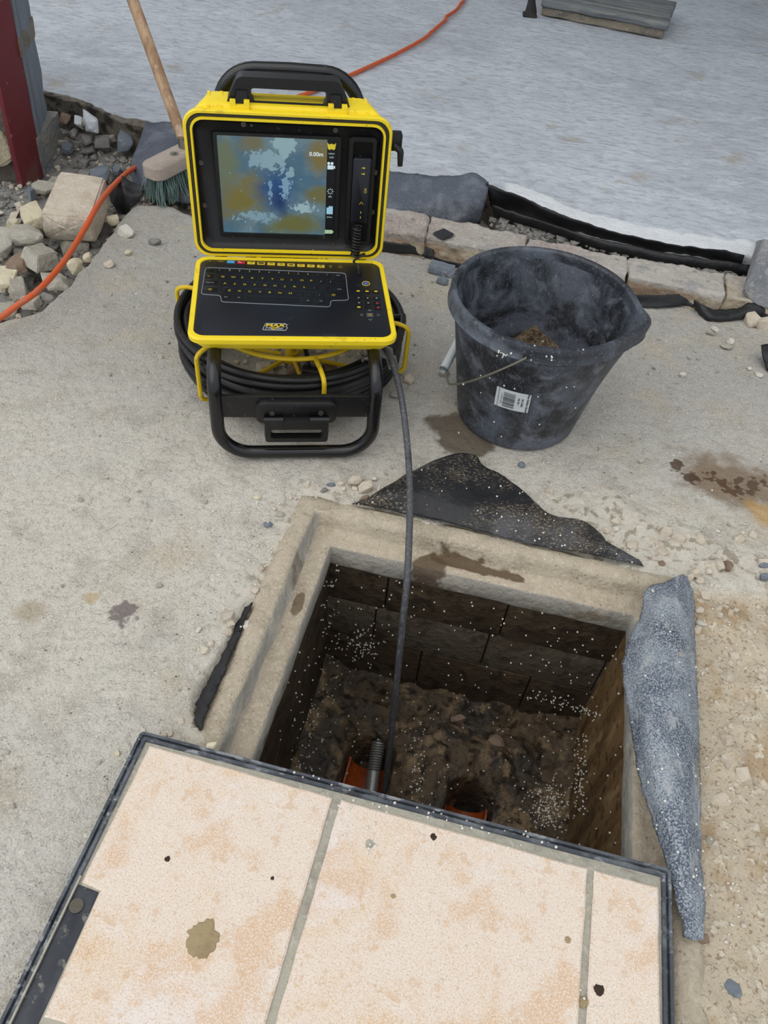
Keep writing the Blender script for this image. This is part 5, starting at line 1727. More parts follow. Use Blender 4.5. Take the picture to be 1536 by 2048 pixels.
def mixc(f_, a, c):
    q_ = N.new('ShaderNodeMix'); q_.data_type = 'RGBA'; L.new(f_, q_.inputs['Factor'])
    if isinstance(a, tuple): q_.inputs[6].default_value = lin(a)
    else: L.new(a, q_.inputs[6])
    q_.inputs[7].default_value = lin(c)
    return q_.outputs[2]


def blob2(cx_, cz_, rx, rz, namp=0.5, ns=22, off=0.0):
    mp = N.new('ShaderNodeMapping'); mp.vector_type = 'TEXTURE'
    p = lid(cx_, cz_, -0.0125)
    mp.inputs['Location'].default_value = p; mp.inputs['Scale'].default_value = (rx, 10, rz)
    L.new(co, mp.inputs[0])
    ln = N.new('ShaderNodeVectorMath'); ln.operation = 'LENGTH'; L.new(mp.outputs[0], ln.inputs[0])
    ad = N.new('ShaderNodeMath'); ad.operation = 'MULTIPLY_ADD'; L.new(nz(ns, 6, 0.62, 0.3, off), ad.inputs[0]); ad.inputs[1].default_value = namp * 2; L.new(ln.outputs['Value'], ad.inputs[2])
    sb = N.new('ShaderNodeMath'); sb.operation = 'SUBTRACT'; sb.inputs[0].default_value = 1.0 + namp; L.new(ad.outputs[0], sb.inputs[1])
    return sb.outputs[0]


cxm = (SX0 + SIM) / 2
c = mixc(mr(nz(16, 6, 0.6, 0.3), 0.42, 0.60), (70, 104, 124), (98, 124, 134))
for k_, (bx_, by_, rx_, ry_, cc) in enumerate(((SX0 + 0.032, 0.105, 0.060, 0.055, (112, 104, 52)), (SX0 + 0.052, 0.200, 0.032, 0.022, (104, 102, 76)), (SIM - 0.012, 0.178, 0.026, 0.040, (116, 104, 58)), (SIM - 0.010, 0.115, 0.030, 0.024, (104, 102, 62)), (SIM - 0.055, 0.056, 0.070, 0.026, (100, 102, 56)), (SX0 + 0.01, 0.17, 0.03, 0.05, (96, 108, 84)))):
    c = mixc(mr(blob2(bx_, by_, rx_, ry_, 0.9, 26, 3 + k_ * 4), -0.1, 0.75), c, cc)
c = mixc(mr(blob2(cxm + 0.008, 0.120, 0.050, 0.048, 0.7, 24, 7), 0.0, 0.9), c, (36, 74, 122))
c = mixc(mr(blob2(cxm + 0.010, 0.100, 0.022, 0.036, 0.6, 24, 9), 0.0, 0.9), c, (22, 50, 96))
for k_, (bx_, by_, rx_, ry_, na_, ns_, cc) in enumerate(((cxm + 0.020, 0.200, 0.026, 0.036, 1.1, 70, (138, 168, 176)), (cxm - 0.008, 0.168, 0.034, 0.020, 1.5, 90, (130, 160, 172)), (cxm - 0.030, 0.172, 0.016, 0.020, 1.6, 120, (126, 156, 170)), (cxm + 0.028, 0.150, 0.010, 0.012, 1.4, 120, (130, 160, 172)), (cxm + 0.052, 0.090, 0.026, 0.010, 1.9, 160, (150, 176, 184)), (SX0 + 0.060, 0.072, 0.036, 0.012, 1.9, 150, (122, 152, 166)), (cxm + 0.020, 0.125, 0.012, 0.022, 2.0, 190, (120, 154, 178)), (cxm - 0.006, 0.118, 0.005, 0.020, 2.0, 200, (110, 146, 174)))):
    c = mixc(mr(blob2(bx_, by_, rx_, ry_, na_, ns_, 2 + k_ * 5), 0.25, 0.32), c, cc)
c = mixc(mr(nz(170, 3, 0.6, 0.4, 20), 0.70, 0.72), c, (156, 180, 190))
L.new(c, b.inputs['Emission Color']); b.inputs['Emission Strength'].default_value = 0.85
V = [lid(SX0, SY0, -0.0122), lid(SIM, SY0, -0.0122), lid(SIM, SY1, -0.0122), lid(SX0, SY1, -0.0122)]
o = mobj('screen', V, [(0, 1, 2, 3)], msc, lp_, False)
o['label'] = 'glowing blue and ochre drain picture'
V = [lid(SIM, SY0, -0.0122), lid(SX1, SY0, -0.0122), lid(SX1, SY1, -0.0122), lid(SIM, SY1, -0.0122)]
mobj('screen_side_bar', V, [(0, 1, 2, 3)], MT['key'], lp_, False)
gl = {'w': mat('screen_white', (176, 190, 194), 0.5, emit=0.75), 'y': mat('screen_yellow', (172, 158, 40), 0.5, emit=0.75), 'b': mat('screen_pale_blue', (128, 168, 184), 0.5, emit=0.7), 'g': mat('screen_pale_green', (150, 176, 140), 0.5, emit=0.75)}
gm = {k_: MB() for k_ in gl}


def ltext(mb, s, x, y, size, bold=0.0, z=-0.0116, asp=1.0):
    v_, f_ = text_mesh(s, size, bold)
    mb.add([lid(x + p.x * asp, y + p.y, z) for p in v_], f_)


def lrect(mb, x0, y0, x1, y1, z=-0.0116):
    mb.add([lid(x0, y0, z), lid(x1, y0, z), lid(x1, y1, z), lid(x0, y1, z)], [(0, 1, 2, 3)])


xm = (SIM + SX1) / 2 - 0.001
ltext(gm['w'], '0.00m', SIM - 0.018, SY1 - 0.026, 0.0095, 0.0002)
y_ = SY1 - 0.012
gm['y'].add([lid(xm + a, y_ + b_2, -0.0116) for a, b_2 in ((-.0075, .006), (-.004, .003), (0, .0045), (.004, .003), (.0075, .006), (.006, -.004), (.003, -.006), (0, -.004), (-.003, -.006), (-.006, -.004))], [tuple(range(10))[::-1]])
ltext(gm['w'], '12/02/24', xm, SY1 - 0.024, 0.0030); ltext(gm['w'], '13:05', xm, SY1 - 0.030, 0.0036)
y_ = SY1 - 0.046
lrect(gm['w'], xm - 0.006, y_ - 0.004, xm + 0.004, y_ + 0.003); lrect(gm['w'], xm + 0.0045, y_ - 0.0025, xm + 0.007, y_ + 0.0018)
for dx in (-0.004, 0.0016):
    gm['w'].add([lid(xm + dx + math.cos(q_) * .0025, y_ + 0.006 + math.sin(q_) * .0025, -0.0116) for q_ in [k * 0.628 for k in range(10)]], [tuple(range(10))])
y_ = SY1 - 0.088
for k in range(8):
    q_ = k * math.pi / 4
    gm['w'].tube([lid(xm + math.cos(q_) * .003, y_ + math.sin(q_) * .003, -0.0115), lid(xm + math.cos(q_) * .0055, y_ + math.sin(q_) * .0055, -0.0115)], 0.0005, 4)
ltext(gm['w'], '50%', xm, y_ - 0.0095, 0.0036)
y_ = SY1 - 0.122
lrect(gm['b'], xm - 0.0055, y_ - 0.007, xm + 0.0055, y_ + 0.005); lrect(gm['b'], xm - 0.002, y_ + 0.005, xm + 0.0055, y_ + 0.0075)
ltext(gm['w'], '24 hrs', xm, y_ - 0.0125, 0.0038)
y_ = SY0 + 0.006
for k in range(4): lrect(gm['g'], xm - 0.0072 + k * 0.0034, y_ - 0.0035, xm - 0.0042 + k * 0.0034, y_ + 0.0035)
lrect(gm['g'], xm + 0.0066, y_ - 0.0018, xm + 0.0078, y_ + 0.0018)
for k_ in gl:
    gm[k_].obj('screen_readout', gl[k_], lp_, smooth=False)['kind'] = 'stuff'
# handset pocket, handset, coiled lead
PX0, PX1, PY0, PY1 = 0.0985, 0.1445, 0.026, 0.2160
frame2(MB(), (PX0, PY0, PX1, PY1), (PX0 + 0.007, PY0 + 0.008, PX1 - 0.006, PY1 - 0.007), -0.014, -0.0065, 0.006).obj('handset_pocket', MT['black'], lp_, sharp=40)
lrect_ = MB(); lrect(lrect_, PX0 + 0.006, PY0 + 0.007, PX1 - 0.006, PY1 - 0.006, -0.0132)
lrect_.obj('pocket_floor', MT['ink'], lp_)
hs = MB()
hx0, hx1, hy0, hy1 = 0.1065, 0.1375, 0.070, 0.183
Lh = []
for z, i_ in ((-0.0135, 0.0), (-0.0035, 0.0), (-0.002, 0.002)):
    Lh.append([lid(x, y, z) for x, y in rrect(hx0 + i_, hy0 + i_, hx1 - i_, hy1 - i_, 0.003, 4)])
hset = hs.loft(Lh, True, True).obj('handset', MT['panel'], lp_, sharp=40)
hm = MB()
for y_, k_ in ((0.168, 'a'), (0.158, 'a'), (0.129, 't'), (0.107, 'c'), (0.090, 'i'), (0.081, 'i')):
    xc = (hx0 + hx1) / 2 + 0.002
    if k_ == 'a':
        lrect(hm, xc - 0.003, y_ - 0.0007, xc + 0.001, y_ + 0.0007, -0.0017)
        hm.add([lid(xc + 0.0008, y_ + 0.0022, -0.0017), lid(xc + 0.0036, y_, -0.0017), lid(xc + 0.0008, y_ - 0.0022, -0.0017)], [(0, 2, 1)])
    elif k_ == 't':
        v_, f_ = text_mesh('CH', 0.006, 0.0001); hm.add([lid(xc + 0.006 - p.y, y_ + p.x, -0.0017) for p in v_], f_)
    elif k_ == 'c':
        hm.tube([lid(xc - 0.003, y_ - 0.002, -0.0017), lid(xc, y_ + 0.002, -0.0017), lid(xc + 0.003, y_ - 0.002, -0.0017)], 0.0005, 4)
    else:
        lrect(hm, xc - 0.0006, y_ - 0.002, xc + 0.0006, y_ + 0.002, -0.0017)
hm.obj('handset_print', MT['legend_y'], lp_, smooth=False)['kind'] = 'stuff'
# coiled lead: a helix from the handset down, then a plain tail into the keyboard panel
hp = []
hxm = 0.1190
for i in range(10 * 16):
    t_ = i / (10 * 16 - 1); a = 2 * math.pi * i / 16
    p = lid(hxm - 0.001 * t_, 0.066 - 0.056 * t_, 0.002)
    hp.append(p + Vector((math.cos(a) * 0.0068, math.sin(a) * 0.0068, 0)))
kin = K(1264, 176, ZK)
hp2 = catmull([hp[-1], Vector((kin.x + 0.012, kin.y + 0.034, ZT + 0.018)), Vector((kin.x - 0.008, kin.y + 0.020, ZT + 0.012)), Vector((kin.x - 0.002, kin.y + 0.006, ZT + 0.010)), kin], 24)
MB().tube(hp + hp2[1:], 0.0021, 7).cyl(kin, kin + Vector((0, 0, 0.002)), 0.0062, 16).obj('coiled_lead', MT['cable'], un)
for px_, py_ in ((487, 248), (503, 250), (671, 260), (400, 325), (757, 345), (404, 410), (751, 424), (503, 483), (665, 488)):
    x, y = lidpx(px_, py_, -0.012)
    x = max(-LW + 0.0225, min(LW - 0.0225, x)); y = max(0.0225, min(LHt - 0.0225, y))
    r_ = 0.0042 if px_ != 503 else 0.0022
    MB().cyl(lid(x, y, -0.014), lid(x, y, -0.0105), r_, 14).cyl(lid(x, y, -0.0105), lid(x, y, -0.0098), r_ * 0.45, 6).obj('screw', MT['screw'], lp_)
# carry handle on the lid's edge
hy = LHt - 0.004
hd_ = MB()
zf, zb_ = -0.024, -0.052


def fl(P, r_, z):
    return fillet([lid(x, y, z) for x, y in P], r_, 5, True)


Po = [(-0.106, hy - 0.006), (-0.080, hy + 0.047), (0.080, hy + 0.047), (0.106, hy - 0.006)]
Pi = [(-0.060, hy + 0.011), (-0.060, hy + 0.031), (0.060, hy + 0.031), (0.060, hy + 0.011)]
ro, ri = [0.004, 0.014, 0.014, 0.004], [0.005, 0.005, 0.005, 0.005]
hd_.loft([fl(Po, ro, zf), fl(Po, ro, zb_), fl(Pi, ri, zb_), fl(Pi, ri, zf)], closed_v=True)
for s in (-1, 1):
    x0_, x1_ = sorted((s * 0.066, s * 0.088))
    v_ = [lid(x0_, hy - 0.004, zf + 0.006), lid(x1_, hy - 0.004, zf + 0.006), lid(x1_ if s < 0 else x1_ - 0.006, hy + 0.028, zf + 0.004), lid(x0_ + (0.006 if s < 0 else 0), hy + 0.028, zf + 0.004), lid(x0_, hy - 0.004, zf - 0.01), lid(x1_, hy - 0.004, zf - 0.01), lid(x1_, hy + 0.030, zf - 0.01), lid(x0_, hy + 0.030, zf - 0.01)]
    hd_.add(v_, [(0, 1, 2, 3), (5, 4, 7, 6), (0, 3, 7, 4), (1, 5, 6, 2), (3, 2, 6, 7)])
hd_.obj('carry_handle', MT['black'], un, sharp=35)
# ribs and latch seats on the lid's edge
for x in (-0.128, -0.108, 0.106, 0.126):
    MB().add([lid(x - 0.003, hy - 0.008, -0.012), lid(x + 0.003, hy - 0.008, -0.012), lid(x + 0.003, hy - 0.010, -0.060), lid(x - 0.003, hy - 0.010, -0.060), lid(x - 0.002, hy + 0.006, -0.013), lid(x + 0.002, hy + 0.006, -0.013), lid(x + 0.002, hy + 0.014, -0.056), lid(x - 0.002, hy + 0.014, -0.056)],
             [(0, 3, 2, 1), (4, 5, 6, 7), (0, 1, 5, 4), (1, 2, 6, 5), (2, 3, 7, 6), (3, 0, 4, 7)]).obj('lid_rib', MT['yellow'], lsh, sharp=30)
for x in (-0.078, 0.078):
    m_ = MB()
    for xx in (x - 0.011, x + 0.011):
        m_.box((-0.0045, -0.004, -0.004), (0.0045, 0.006, 0.006), Matrix.Translation(lid(xx, hy + 0.010, -0.014)), 0.001)
    m_.box((-0.015, -0.003, -0.004), (0.015, 0.006, 0.003), Matrix.Translation(lid(x, hy + 0.006, -0.013)), 0.001)
    m_.obj('latch_seat', MT['yellow'], lsh, sharp=40)
# side latch on the lid
m_ = MB()
ly = 0.205
m_.box((-0.004, -0.012, -0.014), (0.018, 0.008, 0.014), Matrix.Translation(lid(LW + 0.002, ly, -0.030)), 0.003)
m_.tube(fillet([lid(LW + 0.006, ly - 0.004, -0.020), lid(LW + 0.018, ly - 0.012, -0.016), lid(LW + 0.019, ly - 0.036, -0.014)], 0.006, 4), [0.006] * 1 + [0.0058] * 5 + [0.0045], 10)
m_.obj('side_latch', MT['black'], un, sharp=40)
# hinge
MB().cyl((-0.12, 0.301, 0.199), (0.12, 0.301, 0.199), 0.005, 12).obj('hinge', MT['black'], un)
# cable guide on the frame
gb = loc(at(762, 704, 0.150))
m_ = MB()
m_.box((-0.020, -0.012, -0.003), (0.024, 0.022, 0.003), Matrix.Translation(gb) @ Matrix.Rotation(0.4, 4, 'Y'), 0.001)
m_.box((-0.014, -0.014, -0.026), (-0.008, 0.014, 0.0), Matrix.Translation(gb), 0.001)
m_.box((0.006, -0.016, -0.030), (0.024, -0.012, -0.004), Matrix.Translation(gb) @ Matrix.Rotation(-0.3, 4, 'Y'), 0.001)
m_.cyl(gb + Vector((-0.030, -0.004, -0.010)), gb + Vector((-0.010, -0.004, -0.010)), 0.0045, 10)
m_.cyl(gb + Vector((-0.034, -0.004, -0.010)), gb + Vector((-0.030, -0.004, -0.010)), 0.0075, 6)
m_.obj('cable_guide', MT['metal'], un, sharp=35)
# the push cable hanging into the chamber
rp_ = [(745, 690, .140), (775, 705, .150), (795, 760, .130), (808, 830, .105), (817, 920, .075), (820, 1000, .055), (818, 1080, .035), (814, 1160, .0), (806, 1240, -.06), (797, 1330, -.15), (788, 1420, -.25), (779, 1500, -.34), (772, 1560, -.41), (766, 1610, -.47)]
MB().tube(catmull([loc(at(*p)) for p in rp_], 110), 0.0056, 12).obj('push_cable', MT['rod'], un)
# camera head with its spring lying in the channel
c0 = loc(at(758, 1480, -0.445)); c1 = loc(at(752, 1518, -0.455)); c2 = loc(at(747, 1545, -0.462)); c3 = loc(at(741, 1600, -0.468))
hd2 = MB()
dd = (c1 - c0).normalized()
hd2.cyl(c0 - dd * 0.012, c0 + dd * 0.004, 0.0165, 18)
for k in range(26):
    a = 2 * math.pi * k / 26
    e1 = dd.orthogonal().normalized(); e2 = dd.cross(e1)
    o_ = (e1 * math.cos(a) + e2 * math.sin(a))
    hd2.cyl(c0 + o_ * 0.012, c0 + o_ * 0.021 - dd * 0.004, 0.0016, 5)
hd2.obj('camera_skid', MT['black'], un, sharp=40)
pts = []
Ls = (c2 - c0)
e1 = Ls.normalized().orthogonal().normalized(); e2 = Ls.normalized().cross(e1)
for i in range(13 * 14):
    t_ = i / (13 * 14 - 1); a = 2 * math.pi * i / 14
    rr_ = 0.0125 - 0.002 * t_
    pts.append(c0 + Ls * t_ + (e1 * math.cos(a) + e2 * math.sin(a)) * rr_)
MB().tube(pts, 0.0021, 6).obj('head_spring', MT['spring'], un)
MB().tube([c0, c2], 0.008, 12).tube([c2, c3], [0.0125, 0.0125], 16).obj('camera_body', MT['spring'], un)

# ------------------------------------------------------------------ doorstep on the slab, iron foot, grey block
ds = empty('doorstep', at(1205, 55, 0.05), math.radians(-14))
q0 = at(1077, 34, 0.05); q1 = at(1328, 82, 0.05)
dax = (q1 - q0); dl = dax.length
ds.location = q0; ds.rotation_euler = (0, 0, math.atan2(dax.y, dax.x))
tag(ds, 'weathered grey painted wooden doorstep resting on the slab', 'doorstep')


def rough_box(mb, a, b, n, amp, seed):
    bm = bmesh.new()
    bmesh.ops.create_cube(bm, size=1.0)
    for q_ in bm.verts:
        q_.co = Vector(((a[0] + b[0]) / 2 + q_.co.x * (b[0] - a[0]), (a[1] + b[1]) / 2 + q_.co.y * (b[1] - a[1]), (a[2] + b[2]) / 2 + q_.co.z * (b[2] - a[2])))
    bmesh.ops.bevel(bm, geom=bm.edges[:], offset=0.003, segments=1, affect='EDGES')
    bmesh.ops.triangulate(bm, faces=bm.faces[:])
    for it in range(6):
        ee = [e for e in bm.edges if e.calc_length() > n]
        if not ee: break
        bmesh.ops.subdivide_edges(bm, edges=ee, cuts=1); bmesh.ops.triangulate(bm, faces=bm.faces[:])
    bm.normal_update()
    for x in bm.verts:
        c = x.co
        x.co = c + x.normal * amp * (n1(c.x * 14, c.y * 30 + c.z * 50, seed) * 2)
    bm.verts.index_update()
    mb.add([x.co.copy() for x in bm.verts], [tuple(y.index for y in x.verts) for x in bm.faces])
    bm.free()
    return mb


rough_box(MB(), (0.004, 0.012, 0.004), (dl - 0.012, 0.30, 0.034), 0.03, 0.007, 601).obj('base_strip', MT['mortar_lump'], ds, sharp=60)
rough_box(MB(), (0.0, 0.0, 0.036), (dl, 0.05, 0.062), 0.03, 0.003, 602).obj('nosing', MT['sill'], ds, sharp=50)
rough_box(MB(), (0.0, 0.053, 0.036), (dl - 0.004, 0.175, 0.066), 0.03, 0.002, 603).obj('board', MT['sill'], ds, sharp=50)
rough_box(MB(), (0.0, 0.179, 0.036), (dl - 0.002, 0.30, 0.067), 0.03, 0.002, 604).obj('board', MT['sill'], ds, sharp=50)
ir = empty('iron_foot', at(1060, 34, 0.05) )
tag(ir, 'dark rusty iron foot standing at the end of the doorstep', 'iron foot')
MB().tube([(0, 0.0, 0.0), (0.0, 0.004, 0.02), (-0.004, 0.01, 0.05), (-0.02, 0.02, 0.16), (-0.03, 0.03, 0.40)], [0.026, 0.023, 0.015, 0.014, 0.014], 8).obj('leg', MT['iron'], ir)
rough_box(MB(), (-0.03, -0.022, 0.0), (0.026, 0.03, 0.012), 0.02, 0.004, 611).obj('foot_plate', MT['iron'], ir, sharp=50)

hp3 = [at(1528, 478, 0.15), at(1485, 584, 0.05), at(1512, 612, 0.03), at(1600, 500, 0.17), at(1640, 640, 0.03), at(1530, 520, 0.02) + Vector((0, 0.10, 0)), at(1640, 560, 0.02) + Vector((0, 0.12, 0)), at(1486, 590, 0.0) + Vector((0.01, 0.03, 0)), at(1516, 622, 0.0), at(1640, 655, 0.0)]
v, f = hullmesh(hp3, 0.003)
v, f = roughen(v, f, 0.004, 25, 620)
tag(mobj('concrete_block', v, f, MT['block_grey'], None, True, 'base', 30), 'broken grey concrete block standing at the end of the brick course', 'block')

